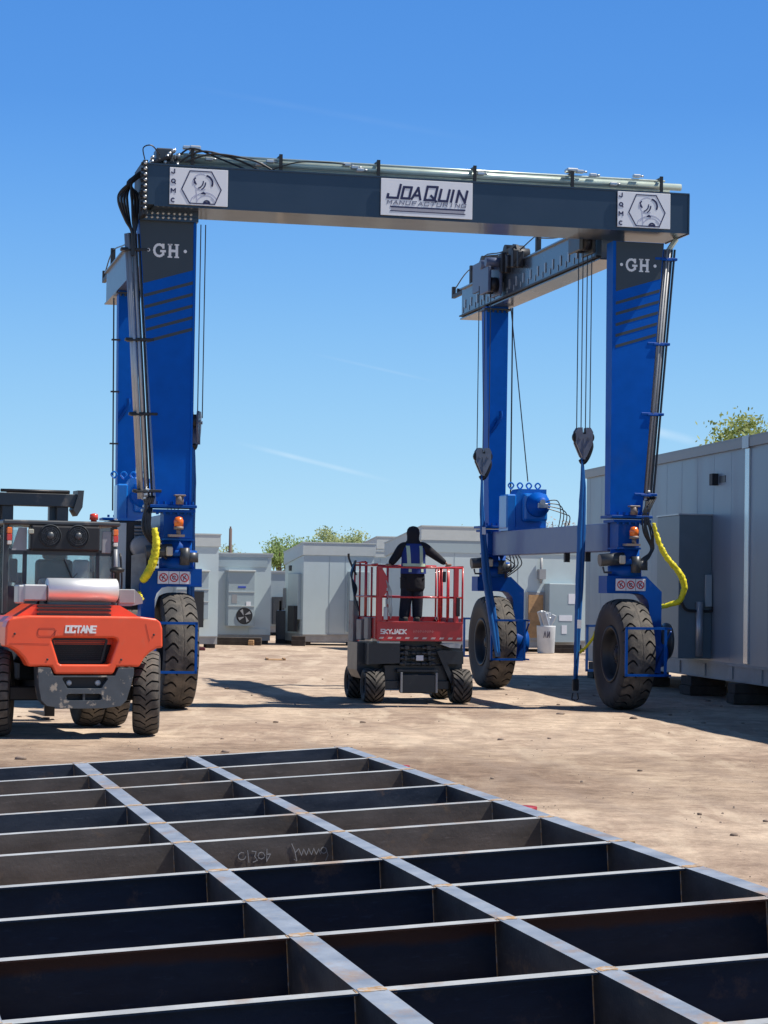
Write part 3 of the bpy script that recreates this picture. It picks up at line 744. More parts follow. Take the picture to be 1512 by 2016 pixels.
# ducts and hoses down the outer edges of the front legs
def duct(p0, p1, wdt, nm, s, zs):
    p0 = Vector(p0); p1 = Vector(p1)
    mb = MB()
    for k, (o, r) in enumerate(((0, wdt), (wdt*1.5, wdt*.55), (wdt*.2, wdt*.5))):
        off = Vector((s*-o*.0+o*(1 if s > 0 else 1), -.02-.03*k if k else 0, 0)); mb.tube([p0+off, p1+off], r, 10)
    mb.done('hydraulic_pipes', LGREY if s < 0 else GREY, crane)
    mb = MB(); 
    for k in range(3):
        a = Vector((.055*k+wdt*1.3, -.04, 0)); mb.tube([p0+a, p1+a], .021, 6)
    mb.done('hose_run', HOSE, crane)
    for t in zs:
        mb = MB(); q = p0.lerp(p1, t); mb.box(q.x-.22 if s > 0 else q.x-.14, q.x+.22 if s > 0 else q.x+.36, q.y-.1, q.y+.06, q.z-.025, q.z+.025, .008); mb.box(q.x-.1, q.x+.1, q.y-.12, q.y+.1, q.z-.035, q.z+.0, .005)
        mb.done('pipe_bracket', BLUE2 if s > 0 else DARK, crane)
duct((8.99, -.1, 8.5), (8.62, -.1, 3.85), .045, 'r', 1, (.04, .38, .66, .98))
duct((-.98, -.1, 8.3), (-.66, -.1, 3.65), .062, 'l', -1, (.06, .40, .68, .97))
rope([(9.2, -.1, 8.7), (9.12, -.12, 8.6), (9.03, -.1, 8.45)], .05, 'hose', PIPE, crane)
r9 = random.Random(9)
for k in range(7):                        # slack hoses from the duct down to the steering column
    j = r9.uniform(-.06, .06)
    rope([(8.66+.03*k, -.15, 3.9), (8.6+j, -.3, 3.6), (8.72-.03*k+j, -.34, 3.25), (8.72+j*.5, -.33, 2.95), (8.62-.02*k, -.36, 2.75), (8.42, -.34, 2.62)], .016, 'hose', HOSE, crane, smooth=5)
    rope([(-.62+.03*k, -.15, 3.7), (-.56+j, -.3, 3.4), (-.50-.02*k+j, -.34, 3.1), (-.40+j*.5, -.33, 2.8), (-.22, -.34, 2.6)], .022, 'hose', HOSE, crane, smooth=5)
mb = MB()
for k in range(6): mb.box(8.60+.03*(k % 3), 8.66+.03*(k % 3), -.2, -.12, 3.62+.07*k, 3.67+.07*k, .012)
for k in range(6): mb.box(-.66+.03*(k % 3), -.58+.03*(k % 3), -.2, -.12, 3.42+.07*k, 3.48+.07*k, .012)
mb.done('hose_fitting', STEELC, crane)
def sleeve(P, r):
    mb = MB(); Q = []; P = [Vector(p) for p in P]
    rr = random.Random(2); mbs = MB().tube(P, r, 10, smooth=9)
    for v in mbs.bm.verts: v.co += Vector((rr.uniform(-1, 1), rr.uniform(-1, 1), rr.uniform(-1, 1)))*.011
    return mbs.done('hose_sleeve', YELLOW, crane)
sleeve([(8.73, -.35, 3.42), (8.79, -.38, 3.15), (8.90, -.4, 2.9), (9.0, -.42, 2.75), (9.14, -.42, 2.6), (9.27, -.4, 2.42), (9.33, -.36, 2.22), (9.26, -.3, 2.0), (9.08, -.2, 1.92), (8.88, -.1, 1.85)], [.03, .045, .05, .055, .055, .06, .058, .055, .045, .035])
sleeve([(-.45, -.4, 3.14), (-.42, -.42, 2.9), (-.43, -.42, 2.7), (-.48, -.42, 2.5), (-.56, -.4, 2.33), (-.64, -.3, 2.22)], [.05, .065, .075, .08, .075, .06])
sleeve([(-.72, -.35, 2.02), (-.68, -.35, 1.94), (-.64, -.35, 1.87)], [.06, .05, .05])
# power pack hung on the left side
mb = MB().box(-1.12, -.42, .45, 3.6, 1.7, 3.28, .02); pk = mb.done('power_pack', DARK, crane)
MB().box(-1.10, -.84, .425, .45, 1.78, 3.24, .004).done('panel', LGREY, pk)
mb = MB()
for k in range(5): mb.box(-.70, -.5, .40, .445, 2.92+.06*k, 2.95+.06*k, rot=rx(.5))
mb.done('louvre', GREY, pk)
MB().prism([(-.78, 2.05), (-.52, 1.95), (-.52, 2.72), (-.78, 2.66)], .10, .13).box(-.95, -.40, -.1, .4, 1.93, 2.05, .01).done('guard_plate', pm('dull_zinc_plate', (.33,.34,.33), .5, metal=.3, var=.25, scale=6), pk)
MB().lathe([(.2, .01), (.2, .16), (.24, .2), (.42, .2)], (-.58, 0, 2.82), 'y', 20).done('filter', GREY, pk)
MB().tube([(-.31, WB-.25, 8.2), (-.25, WB-.25, 3.7)], .016, 6).box(-.34, -.16, WB-.3, WB-.2, 7.3, 7.33).box(-.34, -.16, WB-.3, WB-.2, 6.2, 6.23).box(-.34, -.16, WB-.3, WB-.2, 5.1, 5.13).done('cable_conduit', DARK, crane)
MB().tube([(8.40, 8.1, 8.35), (8.60, 7.3, 4.5)], .012, 6).tube([(8.44, 8.1, 8.35), (8.42, 8.0, 3.6)], .016, 6).done('wire_rope', WIRE, crane)
for x in (8.2, .02): rope([(x-.18, WB-.22, 5.6), (x-.08, WB-.24, 5.75), (x+.02, WB-.25, 5.95), (x+.02, WB-.25, 6.08)], [.02, .035, .04, .04], 'grab_arm', BLUE2, crane)
rope([(8.3, 7.9, 2.85), (8.45, 7.7, 2.7), (8.3, 7.5, 2.6), (8.2, 7.9, 2.55)], .012, 'hose', HOSE, crane)
for k in range(4): rope([(8.35+.06*k, 7.8, 2.95), (8.37+.08*k, 7.75, 2.7), (8.28, 7.9, 2.5-.03*k)], .012, 'hose', HOSE, crane)
for y in (3.2, 1.9): MB().box(8.15, 8.25, y-.05, y+.05, 2.72, 2.9).done('sling_hook', DARK, crane)

# slings hanging from the hook blocks (things of their own)
def cw_(x, y, z):  # crane local to world
    c, s = math.cos(PSI), math.sin(PSI); return Vector((-3.64+x*c-y*s, 40.1+x*s+y*c, z))
def sling(label, pts, wds, tagz=None):
    t = thing('lifting_sling', label, 'sling', cw_(*pts[-1]), PSI, 'blue lifting slings hanging from the crane hooks')
    o = Vector(pts[-1])
    for side in (-1, 1):
        mb = MB(); rings = []
        P = [Vector(p)-o for p in pts]
        Q = []; W = []
        for i in range(len(P)-1):
            for k in range(6):
                q = k/6; Q.append(P[i].lerp(P[i+1], q)); W.append(wds[i]*(1-q)+wds[i+1]*q)
        Q.append(P[-1]); W.append(wds[-1])
        rr = random.Random(side+5)
        for q, w_ in zip(Q, W):
            ring = []
            for k in range(10):
                a = 2*PI*k/10; ring.append(q+Vector((side*w_*.42+w_*.5*math.cos(a)*(1+.1*rr.uniform(-1, 1)), side*.03+w_*.42*math.sin(a), 0)))
            rings.append(ring)
        mb.loft(rings).done('strand', SLING, t)
    if tagz is not None:
        i = min(range(len(Q)), key=lambda k: abs(Q[k].z+o.z-tagz)); q = Q[i]
        MB().box(q.x-.045, q.x+.035, q.y-W[i]-.03, q.y-W[i]-.02, q.z-.08, q.z+.08).done('care_tag', WHITE, t)
    return t
s1 = sling('long blue round sling hanging straight down beside the front right leg', [(7.80, 1.05, 4.66), (7.82, 1.05, 4.1), (7.80, 1.05, 3.3), (7.77, 1.05, 2.2), (7.74, 1.05, 1.2), (7.72, 1.05, .50)], [.035, .075, .105, .095, .075, .06], 1.5)
s2 = sling('blue sling pulled aside to the rear right wheel guard', [(7.60, 7.4, 4.62), (7.60, 7.4, 4.0), (7.64, 7.4, 3.3), (7.72, 7.35, 2.4), (7.86, 7.3, 1.5), (7.98, 7.28, .72)], [.035, .055, .085, .11, .12, .07], 3.4)
s3 = sling('blue sling half hidden behind the front left leg', [(.41, 1.0, 4.7), (.42, 1.0, 4.0), (.40, 1.0, 3.2), (.41, 1.0, 2.4), (.40, 1.0, 1.6)], [.035, .06, .075, .085, .08])
o = Vector((7.72, 1.05, .50))
MB().box(-.06, .06, -.04, .04, -.22, .0, .02).tube([(-.05, 0, -.26), (-.07, 0, -.38), (0, 0, -.40)], .014, 6).tube([(.04, 0, -.26), (.06, 0, -.37), (.02, 0, -.4)], .014, 6).done('shackle', BLACK, s1)
mbk = MB().tube([(7.80-o.x, 0, 1.0-o.z), (7.9-o.x, -.1, 1.12-o.z), (8.0-o.x, -.2, 1.3-o.z), (8.03-o.x, -.2, 1.4-o.z)], .028, 8, smooth=4).done('tie_strap', YELLOW, s1)
# ------------------------------------------------------------------ red forklift
def bridged(mb, outer, inners, y0, y1):
    """plate with openings: outlines in xz, from y0 (near) to y1"""
    bm = mb.bm; sides = []
    for y in (y0, y1):
        es = []; loops = []
        for lp in [outer]+inners:
            vs = [bm.verts.new((a, y, b)) for a, b in lp]; loops.append(vs)
            for i in range(len(vs)): es.append(bm.edges.new((vs[i], vs[(i+1) % len(vs)])))
        bmesh.ops.triangle_fill(bm, edges=es, use_beauty=True, use_dissolve=False)
        sides.append(loops)
    for A, B in zip(*sides):
        n = len(A)
        for i in range(n): bm.faces.new((A[i], A[(i+1) % n], B[(i+1) % n], B[i]))
    return mb
def bevel(o, wdt, seg=2, ang=35):
    m = o.modifiers.new('bevel', 'BEVEL'); m.width = wdt; m.segments = seg; m.limit_method = 'ANGLE'; m.angle_limit = R(ang); m.harden_normals = False
    for p in o.data.polygons: p.use_smooth = False
    return o
def rrect(x0, x1, z0, z1, r, n=4, top=None, bot=None):
    t0, t1 = top or (x0, x1); b0, b1 = bot or (x0, x1); out = []
    for cx, cz, a in ((b0+r, z0+r, 180), (b1-r, z0+r, 270), (t1-r, z1-r, 0), (t0+r, z1-r, 90)):
        for k in range(n+1): t = R(a+90*k/n); out.append((cx+r*math.cos(t), cz+r*math.sin(t)))
    return out
RED = pm('orange_red_paint', (.84, .092, .028), .38, var=.06, coat=.25, scale=2, dirt=(.62,.16,.09), dscale=5, dlo=.58, dhi=.75, damt=.45)
BUMP = pm('scuffed_bumper_paint', (.062, .075, .09), .4, var=.15, coat=.1, scale=5, dirt=(.40,.35,.29), dscale=6, dlo=.57, dhi=.63, damt=.8)
FK = thing('forklift', 'orange red heavy forklift seen from behind with its mast beyond the cab', 'forklift', (-4.40, 32.35, 0), R(20))
cxx = .015
mb = MB()
half = [(0, 1.70), (.80, 1.70), (1.0, 1.675), (1.075, 1.63), (1.105, 1.54), (1.115, 1.27)]
arch = [(1.03, 1.26), (.93, 1.20), (.85, 1.12), (.78, 1.0)]
low = [(.46, 1.0), (.41, .895)]
rt = half+arch+low
outer = [(cxx+a, b) for a, b in rt] + [(cxx-a, b) for a, b in rt[::-1] if a > 0]
grille = [(cxx+a, b) for a, b in rrect(-.46, .46, 1.03, 1.40, .05, 4, top=(-.46, .46), bot=(-.37, .37))]
bridged(mb, outer, [grille], -.78, -.45)
cwt = mb.done('counterweight', RED, FK); bevel(cwt, .045, 3, 40)
cwt.modifiers['bevel'].width = .04
mb = MB()
topb = [(cxx+a, b) for a, b in ((-1.04, 1.62), (-1.08, 1.28), (1.08, 1.28), (1.04, 1.62), (.9, 1.66), (-.9, 1.66))]
mb.prism([(a, b) for a, b in [(cxx-1.04, 1.30), (cxx+1.04, 1.30), (cxx+1.03, 1.60), (cxx+.95, 1.68), (cxx-.95, 1.68), (cxx-1.03, 1.60)]], -.5, .75)
mb.done('rear_fender', RED, cwt); 
mb = MB(); mb.prism([(cxx+a, b) for a, b in ((-.78, 1.02), (.78, 1.02), (.78, 1.45), (-.78, 1.45))], -.32, .7); mb.box(cxx-.45, cxx+.45, -.42, -.3, .5, 1.45); mb.done('radiator', BLACK, FK)
mb = MB(); bridged(mb, [(cxx+a, b) for a, b in rrect(-.45, .45, 1.04, 1.39, .04, 3, top=(-.44, .36), bot=(-.36, .29))], [[(cxx+a, b) for a, b in ((-.34, 1.07), (.26, 1.07), (.33, 1.36), (-.41, 1.36))]], -.62, -.6)
for k in range(11): mb.box(cxx-.38, cxx+.33, -.595, -.59, 1.08+.026*k, 1.088+.026*k)
mb.done('grille', pm('grille_black', (.015, .016, .018), .4), cwt)
mb = MB(); bridged(mb, [(cxx+a, b) for a, b in ((-.655, .99), (-.48, .985), (-.43, .875), (.43, .875), (.48, .985), (.70, .985), (.70, .90), (.655, .72), (.60, .53), (.52, .455), (.3, .425), (0, .42), (-.3, .425), (-.52, .46), (-.60, .54), (-.64, .74))],
        [[(cxx+a, b) for a, b in rrect(-.31, .31, .70, .855, .03, 3, top=(-.31, .33), bot=(-.25, .26))], [(cxx+a, b) for a, b in rrect(-.25, .25, .535, .625, .04, 4)]], -.80, -.5)
bp = mb.done('bumper', BUMP, FK); bevel(bp, .02, 2, 40)
MB().box(cxx-.24, cxx+.24, -.66, -.60, .53, .63).box(cxx-.33, cxx+.33, -.70, -.62, .68, .87).done('bumper_recess', BLACK, bp)
MB().box(cxx-.015, cxx+.015, -.79, -.66, .53, .63).done('tow_pin', DARK2, bp)
for a in (-.2, .21): MB().lathe([(-.73, .001), (-.73, .035), (-.70, .045)], (cxx+a, 0, .775), 'y', 16).done('reversing_light', pm('lamp_glass', (.55,.58,.6), .2, coat=.5), bp)
mb = MB(); L1, _ = word('OCTANE', cxx-.275, 1.475, .066, .085, gap=.2, shear=.12)
mb.strokes(L1, .024, (0, -.783, 0), (1, 0, 0), (0, 0, 1)); mb.done('lettering', WPAINT, cwt)
# seams, embossed panel and fixings on the counterweight
mb = MB(); y = -.7825
mb.strokes([[(a, b) for a, b in rrect(cxx-.66, cxx-.42, 1.42, 1.53, .03, 3)] + [rrect(cxx-.66, cxx-.42, 1.42, 1.53, .03, 3)[0]]], .006, (0, y, 0), (1, 0, 0), (0, 0, 1), dep=.001)
mb.strokes([[(cxx-1.05, 1.32), (cxx-.50, 1.31)], [(cxx+.86, 1.60), (cxx+.92, 1.36)], [(cxx-.47, 1.43), (cxx-.40, 1.50)]], .005, (0, y, 0), (1, 0, 0), (0, 0, 1), dep=.001)
mb.done('panel_seam', pm('seam_dark_red', (.28,.02,.015), .6), cwt)
for q in ((.52, 1.10), (-.52, 1.10), (.98, 1.45), (-.98, 1.45)):
    MB().lathe([(-.788, .001), (-.788, .014), (-.775, .018)], (cxx+q[0], 0, q[1]), 'y', 8).done('bolt', DARK, cwt)
# tyres
FT = dict(nl=28, gfrac=.17, depth=.04, bend=lambda u: .0 if u > .45 else .5*(.45-u)/.45, reach=(-.001, 1.0), rim=.5)
for x, y, Rr in ((1.10, 0, .605), (-1.03, 0, .605), (.71, 2.1, .60), (1.08, 2.1, .60), (-.71, 2.1, .60), (-1.08, 2.1, .60)):
    mb = MB(); rimdisc(mb, .3, .16); wh = mb.done('wheel', DARK2, FK, (x, y, Rr), (0, 0, R(-15)) if y == 0 else None)
    tyre('tyre', Rr, .34, wh, (0, 0, 0), **FT)
MB().box(-.9, .9, -.1, .1, .5, .7, .02).box(-1.0, 1.0, 2.0, 2.2, .45, .75, .02).box(-.35, .35, .1, 2.9, .5, .8).done('axle', DARK, FK)
# chassis, engine bay
MB().box(-.62, .62, .75, 2.9, .75, 1.55, .03).box(-.95, .95, .9, 1.75, 1.5, 1.62, .02).done('chassis', DARK, FK)
mb = MB(); mb.prism([(cxx+a, b) for a, b in ((-.85, 1.68), (.92, 1.68), (.62, 1.85), (-.6, 1.85))], -.2, .75); mb.done('engine_cover', RED, FK)
mb = MB()
for z in (1.70, 1.76, 1.81): mb.box(-.55, .5, -.26, -.2, z, z+.025)
mb.done('cooling_slat', DARK, FK)
# exhaust silencer
mb = MB(); mb.lathe([(-.40, .001), (-.40, .14), (-.385, .165), (.60, .165), (.615, .14), (.615, .001)], (0, -.1, 2.06), 'x', 32); mz_ = mb.done('silencer', pm('polished_silencer', (.8,.8,.78), .38, metal=.5, var=.05, scale=3), FK)
MB().box(-.74, -.41, -.22, .02, 1.90, 2.13, .02).box(-.82, -.72, -.2, .1, 1.86, 2.12, .02).done('silencer_bracket', LGREY, FK)
MB().box(.63, .86, -.18, .02, 1.88, 2.08, .01).prism([(.86, 2.08), (.98, 1.96), (.98, 1.88), (.80, 1.84), (.63, 1.84), (.63, 1.88), (.86, 1.9)], -.16, -.04).box(-.35, .55, -.05, .05, 1.84, 1.9).done('silencer_bracket', GREY, FK)
MB().lathe([(0, .04), (.25, .04), (.27, .1), (.31, .11), (.34, .03)], (.66, .1, 2.06), 'z', 16).done('air_intake', BLACK, FK)
# cab
CY0, CY1 = .9, 2.35
mb = MB()
for x in (-.80, .80):
    for y in (CY0, CY1): mb.box(x-.035, x+.035, y-.04, y+.04, 1.7, 3.0, .01)
mb.box(-.86, .87, CY0-.1, CY1+.1, 2.99, 3.06, .02)
for x in (-.52, .55): mb.box(x-.03, x+.03, CY0-.02, CY0+.03, 1.75, 2.62, .008)
mb.box(-.8, .8, CY0-.02, CY0+.03, 2.56, 2.64); mb.box(-.8, .8, CY0, CY0+.05, 1.66, 2.1)
cab = mb.done('cab', DARK2, FK)
mb = MB(); mb.box(-.46, .56, CY0-.12, CY0+.1, 2.62, 2.99, .03, 2); mb.done('fan_housing', pm('black_satin', (.013,.013,.015), .45), cab)
for x in (-.18, .23):
    mb = MB(); c = (x, 0, 2.84)
    mb.lathe([(CY0-.15, .155), (CY0-.13, .165), (CY0-.10, .15), (CY0-.12, .14)], c, 'y', 28, caps=False)
    mb.lathe([(CY0-.17, .001), (CY0-.17, .05), (CY0-.12, .06)], c, 'y', 16)
    for k in range(4):
        t = PI*k/4+.3; mb.box(x-.14, x+.14, CY0-.14, CY0-.135+.0005*k, 2.836, 2.844, rot=ry(t), piv=(x, CY0-.14, 2.84))
    for k in range(3):
        r = .07+.028*k; mb.tube([(x+r*math.cos(2*PI*j/20), CY0-.15, 2.84+r*math.sin(2*PI*j/20)) for j in range(21)], .004, 4)
    mb.done('cooling_fan', pm('fan_grey', (.06,.07,.08), .4), cab)
for x in (-.765, .80):
    MB().box(x-.035, x+.035, CY0-.10, CY0-.04, 2.86, 2.95, .008).done('indicator_light', ORANGE, cab)
    MB().box(x-.035, x+.035, CY0-.10, CY0-.04, 2.76, 2.857, .008).done('tail_light', REDL, cab)
    MB().box(x-.03, x+.03, CY0-.10, CY0-.04, 2.70, 2.757, .008).done('reversing_light', pm('milky_lens', (.7,.68,.62), .3), cab)
MB().lathe([(3.06, .045), (3.09, .045), (3.09, .065), (3.17, .06), (3.185, .02)], (.51, CY0+.1, 0), 'z', 16).done('beacon', pm('red_beacon', (.75,.06,.03), .25, coat=.5), cab)
MB().box(-.50, -.42, CY0-.14, CY0-.10, 2.86, 2.93, .01).done('work_light', pm('lamp_cream', (.4,.4,.33), .3), cab)
MB().box(-.49, .52, CY0-.005, CY0+.005, 2.11, 2.56).done('rear_window', GLASS, cab)
MB().box(-.77, -.56, CY0-.005, CY0+.005, 2.1, 2.98).box(.59, .77, CY0-.005, CY0+.005, 2.1, 2.55).done('quarter_window', GLASS, cab)
MB().box(-.77, .77, CY1-.005, CY1+.005, 1.9, 2.95).done('windscreen', GLASS, cab)
MB().prism([(-.72, 2.62), (-.5, 2.62), (-.5, 2.95), (-.62, 2.95)], CY0-.03, CY0-.01).box(.6, .74, CY0-.06, CY0-.04, 2.60, 2.92, .02).done('bracket', GREY, cab)
MB().box(-.28, .28, 1.25, 1.4, 1.8, 2.5, .06, 2).box(-.18, .18, 1.27, 1.38, 2.5, 2.68, .05, 2).done('seat', BLACK, cab)
mb = MB(); mb.box(-.28, .3, CY0+.05, CY0+.25, 2.05, 2.22, .05, 2).box(.2, .45, CY0+.03, CY0+.1, 2.1, 2.5, .05)
mb.done('cab_trim', pm('white_rag', (.5,.52,.53), .8), cab)
MB().tube([(.80, CY0-.1, 2.66), (.80, CY0-.12, 2.15)], .03, 8).done('exhaust_pipe', GREY, cab)
# hoses, grab rails and clutter round the engine bay
for k in range(5): rope([(-.5+.2*k, -.0, 1.86), (-.42+.2*k, .15, 1.98-.03*(k % 2)), (-.3+.18*k, .35, 1.9), (-.2+.16*k, .6, 1.84)], .022, 'hose', HOSE, FK)
MB().tube([(-.90, .85, 1.75), (-.92, .80, 2.3), (-.90, .85, 2.85)], .016, 8, smooth=4).done('grab_rail', DARK, cab)
MB().tube([(.88, .85, 1.75), (.90, .80, 2.2), (.88, .85, 2.6)], .016, 8, smooth=4).done('grab_rail', DARK, cab)
MB().tube([(.05, CY0-.03, 2.50), (.18, CY0-.035, 2.22)], .008, 6).tube([(.10, CY0-.035, 2.14), (.25, CY0-.035, 2.30)], .007, 4).done('wiper', BLACK, cab)
MB().box(-.72, -.60, CY0+.1, CY0+.2, 2.15, 2.5, .02).box(.62, .72, 1.5, 1.7, 1.9, 2.35, .02).box(-.5, -.35, 1.6, 1.8, 2.0, 2.3, .04).done('control_box', DARK, cab)
MB().lathe([(0, .02), (.02, .16), (.035, .16), (.05, .03)], (.05, 2.1, 2.25), 'z', 20).done('steering_wheel', BLACK, cab)
MB().box(-.55, .5, -.18, .72, 1.846, 1.856).box(-.3, .3, .1, .6, 1.856, 1.92, .02).done('engine_grille', DARK2, FK)
# mast
mb = MB()
for x in (-.46, .40):
    mb.box(x-.0, x+.18, 3.1, 3.3, .3, 3.34, .01); mb.box(x-.1, x+.0, 3.2, 3.32, .3, 3.34)
mb.box(-.62, .74, 3.05, 3.3, 3.34, 3.54, .01); mb.prism([(.64, 3.3), (.70, 3.2), (.78, 3.34), (.80, 3.6), (.70, 3.6), (.70, 3.5)], 3.0, 3.35); mb.prism([(-.64, 3.3), (-.70, 3.2), (-.78, 3.34), (-.80, 3.6), (-.70, 3.6), (-.70, 3.5)], 3.0, 3.35)
mast = mb.done('mast', DARK2, FK)
MB().tube([(-.5, 3.02, 3.57), (.55, 3.02, 3.57)], .025, 8).box(-.38, .6, 3.1, 3.2, 3.54, 3.6, .01).box(.5, .62, 3.34, 3.5, .3, 3.3).box(-.6, -.5, 3.34, 3.5, .3, 3.3).done('crosshead', BLACK, mast)
MB().box(-.9, .9, 3.5, 3.58, .5, .62).box(-.9, .9, 3.5, 3.58, 1.0, 1.12).box(-.7, -.62, 3.45, 3.5, .3, 1.3).box(.62, .7, 3.45, 3.5, .3, 1.3).done('fork_carriage', DARK, mast)
for x in (-.45, .45): MB().box(x-.08, x+.08, 3.6, 3.66, .06, 1.2).prism([(3.66, .06), (4.9, .06), (4.9, .08), (3.66, .13)], x-.08, x+.08, 'yz').done('fork', DARK, mast)

# ------------------------------------------------------------------ scissor lift
LR = pm('lift_red_paint', (.50, .022, .028), .35, var=.1, coat=.2, scale=5, dirt=(.5,.2,.17), dscale=7, dlo=.62, dhi=.8, damt=.4)
LG = pm('lift_dark_grey', (.016, .024, .034), .4, var=.15, coat=.1, scale=4, dirt=(.2,.18,.15), dscale=5, dlo=.6, dhi=.8, damt=.4)
LIFT = thing('scissor_lift', 'small rough terrain scissor lift with red railed platform lowered onto a dark grey chassis', 'scissor lift', (.62, 43.0, 0), R(11))
c0 = .04
LT = dict(nl=15, gfrac=.36, depth=.026, bend=lambda u: 1.6*(1-u), reach=(-.001, 1.0), rim=.48)
for x in (c0-.84, c0+.84):
    for y in (0, 1.75):
        mb = MB(); rimdisc(mb, .15, .14); wh = mb.done('wheel', LG, LIFT, (x, y, .325)); tyre('tyre', .325, .34, wh, (0, 0, 0), **LT)
mb = MB(); mb.box(c0-.62, c0+.62, .05, 2.0, .36, .72, .02)
mb.prism([(c0-1.08, 1.12), (c0-.45, 1.12), (c0-.45, .72), (c0-.60, .72), (c0-.62, .50), (c0-1.0, .44), (c0-1.08, .6)], .36, 1.4)
mb.prism([(c0-.95, 1.12), (c0-.35, 1.12), (c0-.35, .75), (c0-.95, .72)], -.12, .34)
mb.prism([(c0+.95, 1.10), (c0+.42, 1.10), (c0+.42, .72), (c0+.58, .68), (c0+.60, .52), (c0+.95, .5)], .3, 1.4)
mb.box(c0-.5, c0+.5, .1, 1.9, .7, 1.16)
mb.prism([(c0+.88, .98), (c0+.45, 1.0), (c0+.45, .78), (c0+.55, .74), (c0+.88, .74)], -.1, .3)
ch = mb.done('chassis', LG, LIFT)
mb = MB(); mb.box(c0-.34, c0+.34, -.18, -.02, .19, .55, .02).box(c0-.62, c0+.62, -.04, .1, .26, .42, .01).box(c0-.4, c0+.4, -.12, .0, .58, .64, .01).done('bumper', LG, ch)
for x in (c0-.33, c0+.345): MB().box(x-.02, x+.02, -.22, -.18, .2, .58, .005).done('tie_down', GREY, ch)
mb = MB()
for k, z in enumerate((.70, .80, .90, 1.0)):
    mb.box(c0-.32+.02*k, c0-.22+.02*k, -.1, 1.95, z, z+.085, .01); mb.box(c0+.22-.02*k, c0+.32-.02*k, -.1, 1.95, z, z+.085, .01)
    mb.box(c0-.30, c0+.30, -.05+.02*k, .05, z+.02, z+.05)
    for x in (c0-.3, c0-.08, c0+.12, c0+.3): mb.cyl((x-.05, -.1, z+.04), (x+.05, -.1, z+.04), .03, n=8)
mb.done('scissor_arms', DARK2, LIFT)
MB().box(c0-.04, c0+.10, -.14, -.13, .80, .90, .004).done('data_plate', WHITE, LIFT)
MB().prism([(c0+.36, .98), (c0+.44, 1.0), (c0+.72, .42), (c0+.64, .38)], -.12, -.08).done('linkage', LG, LIFT)
MB().prism([(c0+.40, 1.12), (c0+.82, 1.12), (c0+.80, 1.04), (c0+.6, 1.05)], -.16, .1).box(c0-.75, c0-.35, -.12, .1, 1.12, 1.155).done('step', LGREY, LIFT)
XL, XR, Y0_, Y1_ = c0-.82, c0+.82, -.2, 2.15
mb = MB(); mb.box(XL, XR, Y0_, Y1_, 1.46, 1.505); dk = mb.done('platform', DARK2, LIFT)
mb = MB(); mb.box(XL, XR, Y0_-.03, Y0_, 1.17, 1.525, .006); mb.box(XL, XR, Y0_-.045, Y0_-.03, 1.505, 1.535, .004).box(XL, XR, Y0_-.04, Y0_-.03, 1.17, 1.195); tb = mb.done('toe_board', LR, dk)
MB().box(XL-.02, XL+.01, Y0_+.02, Y1_, 1.2, 1.6, .005).box(XR-.01, XR+.02, Y0_+.02, Y1_, 1.2, 1.6, .005).box(XL, XR, Y1_-.02, Y1_, 1.25, 1.6).done('side_board', LR, dk)
MB().box(XL-.10, XL-.03, .15, .55, 1.18, 1.6, .01).box(XL-.12, XL-.04, .75, 1.25, 1.15, 1.55, .01).box(XL-.14, XL-.04, 1.5, 2.0, 1.1, 1.9, .01).done('side_panel', pm('lift_white_panel', (.2,.2,.2), .5, dirt=(.3,.15,.12), dscale=4), dk)
mb = MB(); L1, _ = word('SKYJACK', XL+.08, 1.305, .062, .075, gap=.25, shear=.05)
mb.strokes(L1, .020, (0, Y0_-.03, 0), (1, 0, 0), (0, 0, 1)); mb.done('lettering', WPAINT, tb)
mb = MB(); r3 = random.Random(4)
for k in range(9): 
    x = XL+.70+.045*k; mb.strokes([[(x, 1.33), (x+.01, 1.37)], [(x, 1.37 if k % 2 else 1.33), (x+.03, 1.35)]], .010, (0, Y0_-.03, 0), (1, 0, 0), (0, 0, 1))
mb.done('faded_lettering', pm('faded_pink', (.6,.22,.2), .6), tb)
mb = MB()
for k in range(10):
    x = XL+.04+.165*k; mb.prism([(x, 1.205), (x+.08, 1.205), (x+.10, 1.24), (x+.02, 1.24)], Y0_-.034, Y0_-.03)
mb.done('hazard_stripes', pm('stripe_white', (.7,.55,.5), .5), tb)
# rails
def rail(pts_list, name='guard_rail', r=.019, mat=LR):
    mb = MB()
    for p in pts_list: mb.tube(p, r, 8)
    return mb.done(name, mat, LIFT)
T_, Mz = 2.55, 1.99
V_ = lambda x, y, r=None, a=1.5, b=T_: [(x, y, a), (x, y, b)]
front = [[(XL, Y0_, T_), (XR, Y0_, T_)], [(XL, Y0_, Mz), (XR, Y0_, Mz)], V_(XL, Y0_), V_(XR, Y0_), V_(XL+.20, Y0_), V_(XR-.14, Y0_), V_(XR-.15, Y0_+.04), V_(XR-.29, Y0_), V_(XR-.42, Y0_+.02), V_(XR-.46, Y0_)]
rail(front)
rail([[(XL, Y0_, T_+.045), (XL, 1.0, T_+.045)], [(XL, Y0_, Mz), (XL, Y1_, Mz)], [(XL, 1.0, T_+.1), (XL, Y1_, T_+.1)], V_(XL, .35), V_(XL, .9, b=2.65), V_(XL, 1.0, b=2.65), V_(XL, 1.6, b=2.65), V_(XL, Y1_, b=2.65)])
rail([[(XR, Y0_, T_+.02), (XR, Y1_, T_+.02)], [(XR, Y0_, Mz), (XR, Y1_, Mz)], V_(XR, .4), V_(XR, 1.0), V_(XR, 1.6), V_(XR, Y1_)])
rail([[(XL, Y1_, T_+.05), (XR, Y1_, T_+.05)], [(XL, Y1_, Mz), (XR, Y1_, Mz)], V_(c0-.3, Y1_), V_(c0+.3, Y1_)])
